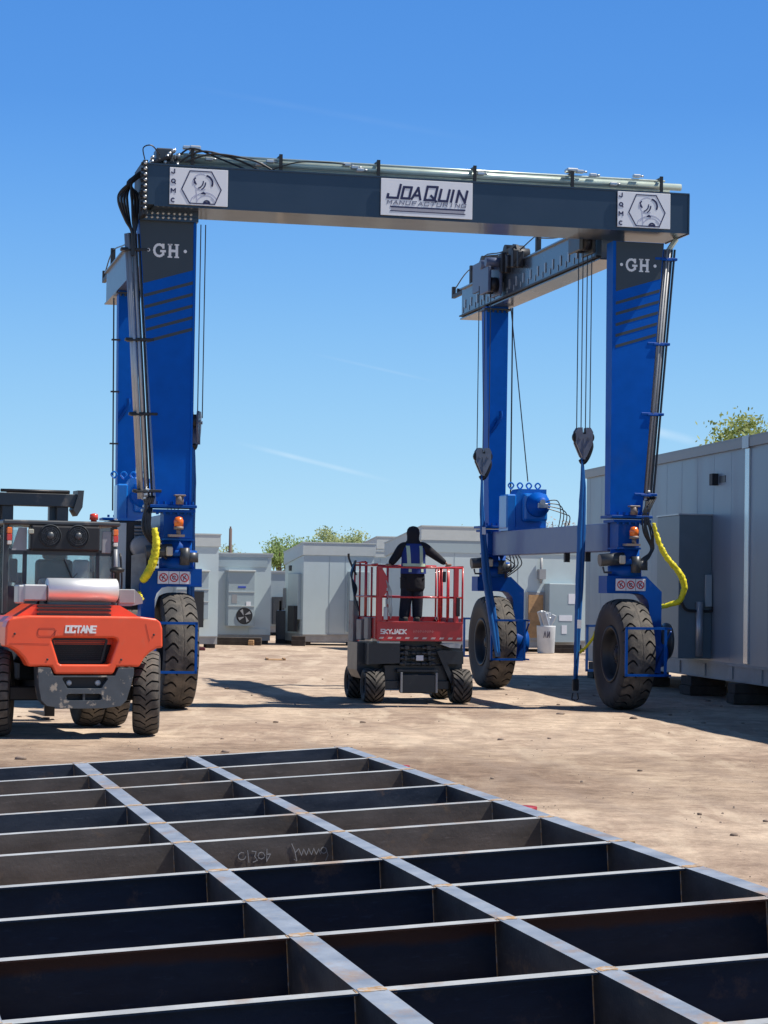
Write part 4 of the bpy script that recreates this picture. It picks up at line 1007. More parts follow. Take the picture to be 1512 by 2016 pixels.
MB().box(XL-.01, XL+.10, Y0_-.03, Y0_-.01, 1.5, 2.56, .005).prism([(XL+.10, 2.5), (XL+.19, 2.35), (XL+.19, 2.1), (XL+.12, 2.0), (XL+.02, 2.0), (XL+.02, 2.5)], Y0_-.05, Y0_-.03).box(XR-.17, XR-.08, Y0_-.03, Y0_-.01, 1.5, 2.56, .005).done('corner_plate', LR, LIFT)
MB().box(XR-.13, XR-.06, Y0_-.08, Y0_-.04, 1.64, 2.0, .01).box(XR-.38, XR-.32, Y0_+.0, Y0_+.06, 2.28, 2.48, .01).done('document_box', DARK, LIFT)
MB().box(XL+.17, XL+.21, Y0_-.06, Y0_-.03, 2.1, 2.16, .005).box(XL+.16, XL+.20, Y0_-.05, Y0_-.03, 1.85, 1.95, .005).box(XL+.12, XL+.2, Y0_-.06, Y0_-.04, 1.56, 1.8, .01).done('latch', LGREY, LIFT)
for k in range(4):
    rope([(XL+.16, Y0_-.05, 2.3), (XL+.2+.02*k, Y0_-.06, 2.1), (XL+.17+.03*k, Y0_-.06, 1.9), (XL+.22+.02*k, Y0_-.05, 1.72), (XL+.26, Y0_-.05, 1.58)], .006, 'lanyard', GREY, LIFT)
for k in range(5):
    j = .03*k; rope([(XL-.05, 1.9-j, 2.68), (XL-.16, 1.7-j, 2.4), (XL-.08-j*.6, 1.5, 2.15), (XL-.15, 1.35, 1.9+j), (XL-.08, 1.2, 1.7)], .016, 'hose', HOSE, LIFT)
rope([(XL-.02, 1.9, 2.4), (XL-.14, 2.0, 2.7), (XL-.16, 2.0, 2.82)], .022, 'hose', HOSE, LIFT)
MB().tube([(XR-.50, Y0_-.03, 1.64), (XR-.53, Y0_-.03, 1.60), (XR-.50, Y0_-.03, 1.56), (XR-.47, Y0_-.03, 1.6), (XR-.5, Y0_-.03, 1.64)], .006, 5).done('pin_ring', STEELC, LIFT)

# ------------------------------------------------------------------ person on the platform
def skinobj(name, verts, edges, rad, mat, parent, root=0, sub=2):
    me = bpy.data.meshes.new(name); me.from_pydata(verts, edges, []); me.materials.append(mat)
    o = bpy.data.objects.new(name, me); COL.objects.link(o); o.parent = parent
    s = o.modifiers.new('skin', 'SKIN')
    for i, v in enumerate(me.skin_vertices[0].data):
        r = rad[i]; v.radius = (r, r) if not isinstance(r, tuple) else r; v.use_root = (i == root)
    s.use_smooth_shade = True
    b = o.modifiers.new('sub', 'SUBSURF'); b.levels = sub; b.render_levels = sub
    return o
c_, s_ = math.cos(R(11)), math.sin(R(11))
px, py = .02, .42
PER = thing('person', 'person in dark hood and blue reflective vest standing on the lift, arms held out', 'person', (.62+px*c_-py*s_, 43.0+px*s_+py*c_, 1.505), R(11))
SKIN = pm('skin', (.35, .18, .12), .5, var=.1)
CLOTH = pm('black_jacket', (.011, .011, .016), .85, var=.2, scale=9, bump=.5, bscale=14)
JEAN = pm('dark_trousers', (.010, .013, .026), .85, var=.25, scale=8, bump=.5, bscale=16)
VEST = pm('royal_blue_vest', (.012, .035, .20), .75, var=.15, bump=.4, bscale=18)
REFL = pm('pale_lime_reflective_tape', (.52, .64, .46), .45, var=.08)
# joints: pelvis, spine, chest, neck, head, arms and legs
PV = [(0,0,.95),(0,0,1.15),(.01,0,1.38),(.01,.01,1.54),(0,.02,1.66),(0,.02,1.76),
      (-.19,0,1.47),(-.34,.02,1.24),(-.45,-.06,1.09),(.20,0,1.47),(.42,-.02,1.30),(.66,-.06,1.12),
      (-.11,0,.88),(-.12,-.03,.50),(-.15,.0,.10),(-.17,.10,.05),(.11,0,.88),(.09,-.03,.50),(.09,0,.10),(.10,.12,.05)]
PE = [(0,1),(1,2),(2,3),(3,4),(4,5),(2,6),(6,7),(7,8),(2,9),(9,10),(10,11),(0,12),(12,13),(13,14),(14,15),(0,16),(16,17),(17,18),(18,19)]
PR = [.13,.12,.14,.06,.085,.07,.06,.045,.03,.06,.045,.03,.085,.06,.045,.035,.085,.06,.045,.035]
body = skinobj('body', PV, PE, PR, SKIN, PER)
# hood / head covering
mb = MB(); rings = []
for z, rx_, ry_, y in ((1.46,.19,.13,.0),(1.52,.155,.12,.0),(1.57,.12,.115,.0),(1.63,.118,.125,.01),(1.71,.128,.135,.01),(1.775,.115,.12,.01),(1.82,.078,.08,.01),(1.838,.02,.02,.01)):
    rings.append([Vector((.005+rx_*math.cos(2*PI*k/16), y+ry_*math.sin(2*PI*k/16), z)) for k in range(16)])
mb.loft(rings); mb.done('hood', CLOTH, PER)
# jacket: torso loft and sleeves
mb = MB(); rings = []
for z, a_, b_, y in ((.60,.215,.165,0),(.66,.235,.18,0),(.80,.238,.185,0),(.93,.232,.18,0),(1.05,.222,.175,0),(1.2,.214,.17,0),(1.32,.222,.172,0),(1.42,.215,.158,0),(1.49,.17,.13,0),(1.56,.09,.09,0)):
    rings.append([Vector((.005+a_*math.cos(2*PI*k/24)*(1+.02*math.sin(k*3+z*20)), y+b_*math.sin(2*PI*k/24)*(1+.03*math.sin(k*2+z*9)), z+.006*math.sin(k*1.7))) for k in range(24)])
mb.loft(rings); mb.done('jacket', CLOTH, PER)
for nm_, vv in (('l', [(-.05,0,1.46),(-.20,0,1.44),(-.33,.01,1.24),(-.38,-.02,1.18),(-.455,-.05,1.09)]), ('r', [(.05,0,1.46),(.21,0,1.445),(.40,-.01,1.305),(.45,-.02,1.27),(.64,-.055,1.125)])):
    skinobj('sleeve', vv, [(0,1),(1,2),(2,3),(3,4)], [.10,.115,.088,.085,.058], CLOTH, PER)
# trousers
tv = [(0,0,.90),(-.09,0,.80),(-.115,-.02,.5),(-.15,.0,.16),(-.155,.0,.06),(.09,0,.80),(.10,-.02,.5),(.105,0,.16),(.105,0,.06)]
skinobj('trousers', tv, [(0,1),(1,2),(2,3),(3,4),(0,5),(5,6),(6,7),(7,8)], [.14,.14,.125,.11,.105,.14,.12,.105,.10], JEAN, PER)
for x, tw in ((-.155, -.1), (.10, .12)):
    mb = MB(); mb.box(x-.055, x+.055, -.12, .19, .0, .11, .03, 2, rot=rz(-tw)); mb.done('boot', pm('boot_leather', (.03,.025,.022), .6), PER)
# vest shell over the jacket
TOR = [(.93,.255,.20),(1.0,.252,.20),(1.1,.24,.195),(1.2,.235,.19),(1.32,.24,.19),(1.42,.225,.17),(1.50,.16,.13)]
def tors(z):
    for (a, b, c), (d, e, f) in zip(TOR, TOR[1:]):
        if a <= z <= d: t = (z-a)/(d-a); return b+(e-b)*t, c+(f-c)*t
    return TOR[-1][1:]
def tp(x, z, o=0):
    a, b = tors(z); a += o; b += o; x = max(-a*.999, min(a*.999, x)); return Vector((.005+x, -b*math.sqrt(max(0, 1-(x/a)**2))**.75, z))
mb = MB()
zs = [.93, 1.0, 1.08, 1.16, 1.24, 1.32, 1.40, 1.47, 1.50]
g = [[tp(-tors(z)[0]*.98+2*tors(z)[0]*.98*k/16, z) for k in range(17)] for z in zs]
mb.loft(g, closed=False); gi = [[v*1 + Vector((0, .012, 0)) for v in r_g] for r_g in g]; mb.loft(gi, closed=False)
mb.done('vest', VEST, PER, recalc=False)
def strap(pts, wd_):
    mb = MB(); Lr = []
    for (x, z, dx, dz) in pts: Lr.append([tp(x-dx*wd_/2, z-dz*wd_/2, .006), tp(x, z, .006), tp(x+dx*wd_/2, z+dz*wd_/2, .006)])
    mb.loft(Lr, closed=False); mb.done('reflective_tape', REFL, PER, recalc=False)
strap([(-.13+.03*k/9, 1.46-.05*k, 1, 0) for k in range(8)], .068)
strap([(.125+.01*k/9, 1.46-.05*k, 1, 0) for k in range(8)], .068)
strap([(-.22+.44*k/14, 1.08, 0, 1) for k in range(15)], .085)
strap([(-.09, 1.02-.03*k, 1, 0) for k in range(3)], .055); strap([(.15, 1.02-.03*k, 1, 0) for k in range(3)], .05)
# hands closed over the rails
def hand(x, y, z, s, nm):
    mb = MB(); mb.box(x-.045, x+.045, y-.035, y+.05, z-.012, z+.028, .018, 2)
    for k in range(4):
        L_ = (.062, .072, .068, .052)[k]; fx = x-.036+.024*k
        mb.tube([(fx, y+.045, z+.012), (fx, y+.045+L_*.45, z+.004), (fx, y+.045+L_*.5, z-.022), (fx, y+.045+L_*.2, z-.04)], [.0105, .010, .009, .008], 7, smooth=3)
    mb.tube([(x-s*.04, y-.02, z), (x-s*.065, y+.01, z-.015), (x-s*.055, y+.04, z-.03)], [.012, .011, .009], 7, smooth=3)
    return mb.done(nm, SKIN, PER, rot=None)
hand(.70, -.07, 1.10, 1, 'hand'); hand(-.49, -.10, 1.085, -1, 'hand')
# ------------------------------------------------------------------ steel floor frame in the foreground
FR = thing('steel_frame', 'bare steel floor frame of welded channels lying across the foreground', 'steel frame', (-2.5512, 19.0, .6547))
FR.rotation_mode = 'QUATERNION'
FR.rotation_quaternion = Matrix(((.971021, -.23220683, -.05655269), (.23169504, .97266441, -.01553538), (.05861421, .00198221, .99827874))).to_quaternion()
def steel(name, top, banded=False):
    m = bpy.data.materials.new(name); m.use_nodes = True; t = m.node_tree; N = t.nodes; Lk = t.links; p = N['Principled BSDF']
    c = N.new('ShaderNodeTexCoord')
    def nz(sc_, stretch, det=6, ro=.6, off=0):
        mp = N.new('ShaderNodeMapping'); mp.inputs['Scale'].default_value = stretch; mp.inputs['Location'].default_value = (off, off, off); Lk.new(c.outputs['Object'], mp.inputs[0])
        n = N.new('ShaderNodeTexNoise'); n.inputs['Scale'].default_value = sc_; n.inputs['Detail'].default_value = det; n.inputs['Roughness'].default_value = ro
        Lk.new(mp.outputs[0], n.inputs['Vector']); return n.outputs[0]
    def ramp(s, a, b, ca, cb):
        r = N.new('ShaderNodeValToRGB'); e = r.color_ramp.elements; e[0].position = a; e[1].position = b; e[0].color = (*ca, 1); e[1].color = (*cb, 1); Lk.new(s, r.inputs[0]); return r.outputs[0]
    def mix(f, a, b):
        x = N.new('ShaderNodeMixRGB'); Lk.new(f, x.inputs[0])
        for i, q in ((1, a), (2, b)):
            if isinstance(q, tuple): x.inputs[i].default_value = (*q, 1)
            else: Lk.new(q, x.inputs[i])
        return x.outputs[0]
    base = ramp(nz(3, (1, 1, 3)), .35, .65, *top)
    k_ = .75 if top[1][0] > .2 else (.12 if top[1][0] < .02 else .3)
    f1 = ramp(nz(2.6, (1, .6, 1), 8, .7, 3), .54 if top[1][0] > .2 else .6, .68, (0, 0, 0), (k_, k_, k_))
    col = mix(f1, base, (.36, .22, .11))
    f2 = ramp(nz(9, (1, 1, 6), 8, .7, 9), .58, .66, (0, 0, 0), (.4, .4, .4))
    if top[1][0] > .2: col = mix(f2, col, (.42, .40, .34))
    else: col = mix(f2, col, tuple(x*1.7 for x in top[1]))
    if banded:                              # a rusty band along the upper part of the web
        sz = N.new('ShaderNodeSeparateXYZ'); Lk.new(c.outputs['Object'], sz.inputs[0])
        ad = N.new('ShaderNodeMath'); ad.operation = 'MULTIPLY_ADD'; Lk.new(nz(3, (1, 1, 1)), ad.inputs[0]); ad.inputs[1].default_value = .08; Lk.new(sz.outputs[2], ad.inputs[2])
        mr = N.new('ShaderNodeMapRange'); Lk.new(ad.outputs[0], mr.inputs[0]); mr.inputs[1].default_value = -.055; mr.inputs[2].default_value = -.025; mr.inputs[4].default_value = .8
        col = mix(mr.outputs[0], col, (.045, .018, .010))
    Lk.new(col, p.inputs['Base Color']); p.inputs['Metallic'].default_value = .1
    rg = N.new('ShaderNodeMapRange'); rg.inputs[3].default_value = .34; rg.inputs[4].default_value = .6; Lk.new(nz(6, (1, 1, 1)), rg.inputs[0]); Lk.new(rg.outputs[0], p.inputs['Roughness'])
    b = N.new('ShaderNodeBump'); b.inputs['Strength'].default_value = .15; b.inputs['Distance'].default_value = .01; Lk.new(nz(40, (1, 1, 1)), b.inputs['Height']); Lk.new(b.outputs[0], p.inputs['Normal'])
    return m
ST_B = steel('mill_steel_blue', ((.022, .034, .055), (.05, .065, .09)))
ST_N = steel('mill_steel_brown_sunlit', ((.085, .072, .062), (.14, .12, .105)))  # brown scale, lightened to carry the grazing sun on these webs
ST_K = steel('mill_steel_dark_blue_shaded', ((.004, .014, .036), (.008, .022, .05)))  # darkened steel: shade of the near rows put into the colour
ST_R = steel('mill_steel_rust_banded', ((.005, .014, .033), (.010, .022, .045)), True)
ST_W = steel('sunlit_top_steel', ((.36, .37, .37), (.52, .53, .52)))  # cross flange tops: sun and grazing sky sheen put into the colour
ST_L = steel('mill_steel_sunlit_top', ((.20, .235, .29), (.34, .38, .44)))  # long flange tops: bluer steel with the same light painted in
def two(o, top):  # lighter copy on upward faces, painting in the light from above
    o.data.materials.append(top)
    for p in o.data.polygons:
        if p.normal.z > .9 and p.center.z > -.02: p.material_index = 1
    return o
ST_D = steel('mill_steel_grey', ((.03, .034, .042), (.055, .058, .066)))
RUST = pm('weld_rust', (.38, .24, .12), .7, var=.4, scale=20, dirt=(.40,.40,.40), dscale=22, dlo=.48, dhi=.56)
BB = [0, 1.165, 2.296, 3.582, 4.731, 5.789, 7.090, 8.218, 9.316, 10.661, 11.791, 12.96, 14.10]
AA = [-1.42, 0, .945, 2.239]
FL = [.10, .115, .09, .10]
H = .30; TK = .009
for a, fw in zip(AA, FL):
    mb = MB(); e = .14
    mb.prism([(a, 0), (a+fw, 0), (a+fw, -TK), (a+TK, -TK), (a+TK, -H+TK), (a+fw, -H+TK), (a+fw, -H), (a, -H)], e-.045, -BB[-1]-.02)
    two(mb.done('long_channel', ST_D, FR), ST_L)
def webmesh(x0, x1, y, near):
    """cross channel between two long ones: web at y on the near or far edge of its flange"""
    f = .085; s = 1
    if near: pts = [(0, -.002), (f, -.002), (f, -.002-TK), (TK, -.002-TK), (TK, -H+TK), (f, -H+TK), (f, -H), (0, -H)]; o = 0
    else: pts = [(f, -.002), (0, -.002), (0, -.002-TK), (f-TK, -.002-TK), (f-TK, -H+TK), (0, -H+TK), (0, -H), (f, -H)]
    return MB().prism([(y+a, b) for a, b in pts], x0, x1, 'yz')
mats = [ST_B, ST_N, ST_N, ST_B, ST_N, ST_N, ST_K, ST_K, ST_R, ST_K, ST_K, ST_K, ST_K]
for m_ in (ST_K, ST_R, ST_B, ST_D): m_.node_tree.nodes['Principled BSDF'].inputs['Specular IOR Level'].default_value = .2; m_.node_tree.nodes['Principled BSDF'].inputs['Metallic'].default_value = 0
for j, b in enumerate(BB):
    for i in range(3):
        x0 = AA[i]+TK+.001 if True else 0; x1 = AA[i+1]-.001
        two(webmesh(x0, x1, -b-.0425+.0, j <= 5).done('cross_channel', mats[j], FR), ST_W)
wr = random.Random(12)
for j, b in enumerate(BB):
    for i, a in enumerate(AA):
        mb = MB(); fw = FL[i]; q = []
        n = 14
        for k in range(n):
            t = 2*PI*k/n; q.append((a+fw/2+(fw*.5+.0)*max(-1, min(1, 1.25*math.cos(t)))*wr.uniform(.9, .99), -b+.055*max(-1, min(1, 1.2*math.sin(t)))*wr.uniform(.5, 1.0)))
        mb.prism(q, .0005, .0022, 'xy')
        if i:
            mb.box(a-.012, a+.0, -b-.03, -b+.03, -.012, .001, .004)
            yw = -b-.0425 if j <= 5 else -b+.0425-TK; mb.box(a-.004, a-.0005, yw-.005, yw-.0005, -H+.01, -.012)
        mb.box(a+fw-.002, a+fw+.03*wr.random()+.01, -b-.04, -b-.032, -.014, .000, .003)
        mb.done('weld', RUST, FR)
# chalk marks on one web
mb = MB(); y = -BB[5]-.0425
CH = [arc(.40, -.10, .022, 60, 350, 8), [(.435,-.07),(.44,-.14)], [(.46,-.075),(.485,-.08),(.475,-.105),(.49,-.13),(.465,-.14)], arc(.515, -.105, .02, 0, 360, 8), [(.55,-.07),(.545,-.14),(.57,-.10),(.55,-.10)],
      [(.70,-.05),(.715,-.09),(.725,-.15),(.71,-.14)], [(.72,-.10),(.74,-.08),(.755,-.12)], [(.755,-.12),(.77,-.085),(.785,-.12),(.80,-.085),(.815,-.12)], [(.815,-.12),(.83,-.085),(.845,-.12),(.86,-.09),(.87,-.12)], arc(.89, -.10, .018, 0, 360, 8), [(.905,-.09),(.915,-.13),(.90,-.16)]]
mb.strokes(CH, .0045, (0, y-.002, 0), (1, 0, 0), (0, 0, 1), dep=.001)
mb.done('chalk_writing', pm('chalk', (.35,.35,.35), .9), FR)
DRED = pm('dark_red_stand', (.28, .01, .015), .5, var=.2)
def stand(x, y, label):
    Mw = FR.rotation_quaternion.to_matrix(); p = Mw @ Vector((x, y, -H)) + Vector(FR.location)
    t = thing('jack_stand', label, 'jack stand', (p.x, p.y, 0), R(13.5), 'red stands carrying the steel frame')
    MB().lathe([(0, .17), (.015, .17), (.02, .05), (p.z-.04, .045), (p.z-.035, .06), (p.z-.006, .06)], (0, 0, 0), 'z', 20).done('post', DRED, t)
    mb = MB()
    for k in range(3):
        a = 2*PI*k/3+.5; mb.tube([(.045*math.cos(a), .045*math.sin(a), p.z*.7), (.17*math.cos(a), .17*math.sin(a), .03)], .014, 6)
    mb.done('brace', DRED, t)
    return p, t
p1_, t1 = stand(2.239+.05, -1.7, 'red jack stand poking out at the far right corner of the steel frame')
MB().lathe([(-.035, .001), (-.035, .08), (-.02, .09), (-.002, .09), (-.002, .001)], (.06, 0, p1_.z+.30-.02), 'z', 24).done('head_plate', DRED, t1)
p2_, t2 = stand(2.239+.05, -4.95, 'red jack stand half way along the right edge of the steel frame')
MB().lathe([(-.035, .001), (-.035, .095), (-.02, .11), (-.002, .11), (-.002, .001)], (.07, 0, p2_.z+.30-.02), 'z', 24).done('head_plate', DRED, t2)
for x, y, q in ((2.29, -9.3, 'third along the right edge'), (2.29, -12.6, 'near right corner'), (-1.37, -1.7, 'far left corner'), (-1.37, -6.0, 'middle of the left edge'), (-1.37, -12.2, 'near left corner'), (.5, -12.6, 'middle of the near edge')):
    stand(x, y, 'red jack stand hidden under the steel frame, ' + q)

# ------------------------------------------------------------------ modular buildings
BW = pm('pale_grey_wall_paint', (.49, .58, .60), .45, var=.05, scale=.8, dirt=(.36,.35,.32), dscale=1.5, dlo=.6, dhi=.85, damt=.3)
BW2 = pm('grey_wall_paint', (.34, .42, .45), .4, var=.05, scale=.8)
ROOF = pm('roof_trim', (.50, .54, .53), .5, var=.04)
SKID = pm('skid_grey', (.34, .35, .35), .5, var=.15, scale=2, dirt=(.3,.25,.2), dscale=3, dlo=.5, dhi=.8, damt=.5)
VENT = pm('vent_black', (.012, .014, .018), .6)
LB = pm('long_building_panel', (.205, .26, .32), .36, var=.08, scale=.5, metal=.2, dirt=(.33,.33,.33), dscale=.8, dlo=.5, dhi=.8, damt=.3, stretch=(1,1,.3))
TIMBER = pm('dark_timber', (.05, .04, .033), .9, var=.4, scale=6)
WOOD = pm('brown_board', (.42, .25, .12), .8, var=.2, scale=5)
G = math.atan2(.146, .989)
LBO = (7.3, 43.4)
def lbw(x, y, z=0): return Vector((7.3+.989*x-.146*y, 43.4+.146*x+.989*y, z))
lb = thing('modular_building', 'long tall grey metal clad building with a shaded side, standing right of the crane', 'building', (7.3, 43.4, 0), G)
Y0b, Y1b, Wb = -11.5, 14.7, 5.5
mb = MB(); mb.box(0, Wb, Y0b, Y1b, .75, 5.02)
y = Y0b+.6
while y < Y1b:
    if abs(y-1.15) > .3: mb.box(-.0025, 0, y, y+.014, .8, 5.0)
    y += 1.2
mb.done('wall', LB, lb)
mb = MB(); mb.box(-.07, Wb+.07, Y0b-.07, Y1b+.07, 5.02, 5.20).box(-.05, Wb+.05, Y0b-.05, Y1b+.05, 5.20, 5.24); mb.done('roof', pm('roof_fascia', (.27,.29,.29), .45, var=.06), lb)
MB().box(-.085, -.07, .93, 1.35, 5.0, 5.245).done('fascia_joint', LGREY, lb)
MB().box(-.035, 0, 1.03, 1.30, .78, 5.0, .004).done('joint_trim', pm('bright_trim', (.6,.62,.65), .22, metal=.7, var=.1, stretch=(1,1,.3)), lb)
mb = MB(); mb.box(-.02, Wb, Y0b, Y1b, .70, .75); mb.box(.02, .10, Y0b, Y1b, .42, .70); mb.box(-.02, .14, Y0b, Y1b, .40, .42)
y = Y0b+.3
while y < Y1b: mb.box(-.01, .02, y, y+.28, .44, .69); y += 1.9
mb.box(Wb-.12, Wb, Y0b, Y1b, .4, .7); mb.done('skid_frame', SKID, lb)
MB().box(-.70, 0, 3.6, 5.3, .80, 3.75, .01).done('cable_cabinet', pm('cabinet_slate_grey', (.13,.18,.21), .4, var=.06), lb)
MB().box(-.72, .0, 3.59, 5.32, 3.75, 3.78).done('cabinet_cap', LGREY, lb)
mb = MB(); mb.box(-.16, -.02, 3.48, 3.56, 1.87, 2.53, .01); jb = mb.done('junction_box', BW2, lb)
MB().cyl((-.28, 3.5, .85), (-.28, 3.5, 1.97), .075, n=16).done('conduit_post', LGREY, lb)
rope([(-.68, 3.5, 2.1), (-.66, 3.5, 1.95), (-.55, 3.5, 1.80), (-.3, 3.5, 1.78), (-.02, 3.5, 1.79), (.0, 3.5, 1.87)], .03, 'conduit', DARK, lb)
MB().box(-.13, 0, 3.2, 3.42, 4.36, 4.60, .01).done('wall_light', VENT, lb)
MB().box(-.012, 0, 2.7, 3.1, 4.40, 4.54).done('vent', DARK2, lb)
def block(x, y, w_, d, h, label, mat=TIMBER, name='timber_block', rzz=G, wpt=None, grp='dark blocks under the long building'):
    p = wpt or lbw(x, y)
    t = MB().box(-w_/2, w_/2, -d/2, d/2, 0, h*.49, .012).box(-w_/2+.03, w_/2-.02, -d/2+.02, d/2, h*.49+.004, h, .012).done(name, mat, None, (p.x, p.y, 0), (0, 0, rzz))
    return tag(t, label, 'block', grp)
block(.25, 5.0, .8, .8, .395, 'dark timber block under the long building, just right of the front right crane tyre')
block(.15, 1.35, .85, .5, .395, 'dark timber block under the long building, second from the right edge')
block(.35, -.9, .85, .7, .395, 'dark timber block under the long building at the right edge of the picture')
block(.3, -5.5, .8, .6, .395, 'timber block under the long building, outside the picture')
block(.25, 9.3, .8, .6, .395, 'dark timber block under the long building between sling and tyre')
block(.25, 13.5, .8, .6, .395, 'dark timber block under the far end of the long building')
for y in (-9, -2, 5, 13): block(5.2, y, .8, .6, .395, 'timber block under the hidden far side of the long building, %s along it' % {-9: 'nearest', -2: 'second', 5: 'third', 13: 'last'}[y])

def unit(label, X, Y, yaw, w_, d, zt, zs=.42, fas=.48, wallmat=BW, ov=.05, name='modular_building', drop=.45):
    """skid mounted equipment building: near left corner at X,Y; front faces the camera, roof falls to the back"""
    t = thing(name, label, 'building', (X, Y, 0), R(yaw))
    MB().prism([(0, zs), (d, zs), (d, zt-fas-drop*.9), (0, zt-fas)], 0, w_, 'yz').done('wall', wallmat, t)
    mb = MB(); mb.prism([(-ov, zt-fas), (d+ov, zt-fas-drop), (d+ov, zt-.04-drop), (-ov, zt-.04)], -ov, w_+ov, 'yz'); mb.prism([(-ov-.02, zt-.04), (d+ov+.02, zt-.04-drop), (d+ov+.02, zt-drop), (-ov-.02, zt)], -ov-.02, w_+ov+.02, 'yz'); mb.done('roof', ROOF, t)
    mb = MB(); mb.box(-.0, w_, .03, .12, .14, zs); mb.box(0, w_, -.02, .0, zs-.04, zs); mb.box(0, .1, .1, d, .14, zs); mb.box(w_-.1, w_, .1, d, .14, zs); mb.box(0, w_, d-.1, d, .14, zs); mb.done('skid', SKID, t)
    mb = MB()
    for x in (.05, w_-.35): mb.box(x, x+.3, .1, .5, 0, .14)
    for x in (.05, w_-.35): mb.box(x, x+.3, d-.6, d-.2, 0, .14)
    mb.done('support', TIMBER, t)
    return t
def ac_unit(t, x, y0, w_, z0, z1, hood=True, fan=True):
    """wall hung air conditioner projecting from the front wall"""
    d = .42
    mb = MB(); mb.box(x, x+w_, -d, 0, z0, z1, .01); a = mb.done('air_conditioner', BW2, t)
    h = z1-z0
    MB().box(x-.03, x+w_+.02, -d-.08, 0, z1, z1+.06, .01).done('hood', ROOF, a)
    for q in (.36, .62): MB().box(x-.005, x+w_+.005, -d-.02, -d, z0+h*q, z0+h*q+.03).done('panel_joint', ROOF, a)
    MB().box(x+.13, x+.33, -d-.008, -d, z0+h*.42, z0+h*.58).done('vent', GREY, a)
    MB().box(x+w_*.68, x+w_*.85, -d-.015, -d, z0+h*.36, z0+h*.45).done('data_plate', WHITE, a)
    MB().box(x+w_*.36, x+w_*.66, -d-.01, -d, z0+h*.70, z0+h*.735, .01).done('badge', pm('badge_blue', (.03,.07,.4), .4), a)
    if fan:
        c = (x+w_*.62, 0, z0+h*.19); r = .30*w_
        MB().lathe([(-d-.02, r*.9), (-d-.03, r), (-d-.002, r*1.04)], c, 'y', 28).lathe([(-d-.004, .001), (-d-.006, r)], c, 'y', 28).done('fan_ring', VENT, a)
        mb = MB()
        for k in range(4):
            t_ = PI/2*k+.5; mb.prism([(c[0]+.03*math.cos(t_+1.2), c[2]+.03*math.sin(t_+1.2)), (c[0]+r*.85*math.cos(t_-.22), c[2]+r*.85*math.sin(t_-.22)), (c[0]+r*.85*math.cos(t_+.25), c[2]+r*.85*math.sin(t_+.25))], -d-.03, -d-.02)
        mb.done('fan_blade', GREY, a)
    return a
# leftmost, behind the front left leg
b1 = unit('pale grey equipment building seen just right of the front left crane leg', -8.45, 77.6, 20, 2.95, 3.2, 3.94, fas=.44, drop=.3)
ac_unit(b1, 1.35, 0, 1.15, 1.0, 2.62, fan=False)
MB().box(1.75, 2.32, -.45, -.43, .72, 1.95).done('condenser_grille', VENT, b1)
b2 = unit('small grey equipment building with a wall hung fan unit left of the gap', -6.2, 84, 18, 2.15, 2.6, 3.38, fas=.15, zs=.36, drop=.2)
MB().box(.0, 2.0, -.03, 0, 2.86, 3.23).done('parapet', BW2, b2)
ac_unit(b2, .42, 0, 1.0, .68, 2.68)
MB().box(1.30, 1.99, -.05, 0, .36, .58).done('kick_panel', BW, b2)
# gap objects
b3 = unit('distant low building with a white roof in the gap between two grey units', -5.1, 100, 18, 1.7, 4, 2.85, fas=.12, wallmat=BW2, drop=.1)
MB().box(.25, .9, -.3, 0, .5, 1.7).done('condenser', DARK2, b3)
t = thing('generator', 'dark grey cabinet standing in the gap between the grey units', 'cabinet', (-4.02, 86, 0), 0)
MB().box(0, .75, 0, 1.2, .15, 1.25, .02).done('cabinet', DARK2, t); MB().box(0, .75, -.02, 1.2, 0, .15).done('base', TIMBER, t); MB().lathe([(1.25, .05), (1.6, .05), (1.62, .09)], (.15, .3, 0), 'z', 12).done('exhaust_pipe', DARK, t)
MB().box(.25, .6, -.03, 0, 1.35, 2.1, .02).done('control_panel', GREY, t)
b4 = unit('grey equipment building with a seamed front and long shaded side right of the gap', -2.93, 84, 20, 2.75, 2.25, 3.82, fas=.48, zs=.42, drop=.36)
MB().box(1.0, 1.02, -.008, 0, .45, 3.3).box(1.62, 1.64, -.008, 0, .45, 3.3).done('seam', BW2, b4)
MB().box(1.72, 2.5, -.28, 0, .5, 2.75, .01).done('closet', BW2, b4)
MB().box(-.12, 0, .25, 1.5, .95, 2.65, .01).done('side_cabinet', BW2, b4)
MB().box(-.26, -.12, .3, 1.05, .5, 1.45, .01).done('condenser', VENT, b4)
MB().box(-.04, 0, 1.45, 1.7, 2.75, 2.95).done('vent', VENT, b4)
MB().box(-.03, 0, .9, 1.6, 1.35, 1.7).done('data_plate', WHITE, b4)
b5 = unit('grey building with a raised fascia just left of the person', -.25, 95, 20, 2.0, 3.3, 4.32, fas=.52, zs=.4, drop=.5)
MB().box(-.04, 0, 2.1, 2.4, 2.85, 3.1).done('vent', VENT, b5)
b5c = unit('lower pale building with a flat bright roof directly left of the person', -.55, 88.5, 20, 2.0, 2.2, 3.62, fas=.26, zs=.4, drop=.15)
MB().box(.45, .47, -.008, 0, .45, 3.3).done('seam', BW2, b5c)
MB().box(-.15, 0, .5, 1.5, 1.2, 2.1, .02).done('side_cabinet', BW2, b5c)
b6 = unit('widest grey equipment building behind the lift and the lower crane beam', 1.33, 78.5, 20, 6.3, 3.6, 4.34, fas=.50, zs=.42, drop=.55)
MB().box(-.01, 6.3, -.03, 0, 3.42, 3.84).done('parapet', BW2, b6)
for x in (1.2, 2.4, 3.6): MB().box(x, x+.02, -.008, 0, .45, 3.4).done('seam', BW2, b6)
MB().box(4.62, 5.75, -.45, 0, .35, 2.40, .01).done('switch_cabinet', BW2, b6)
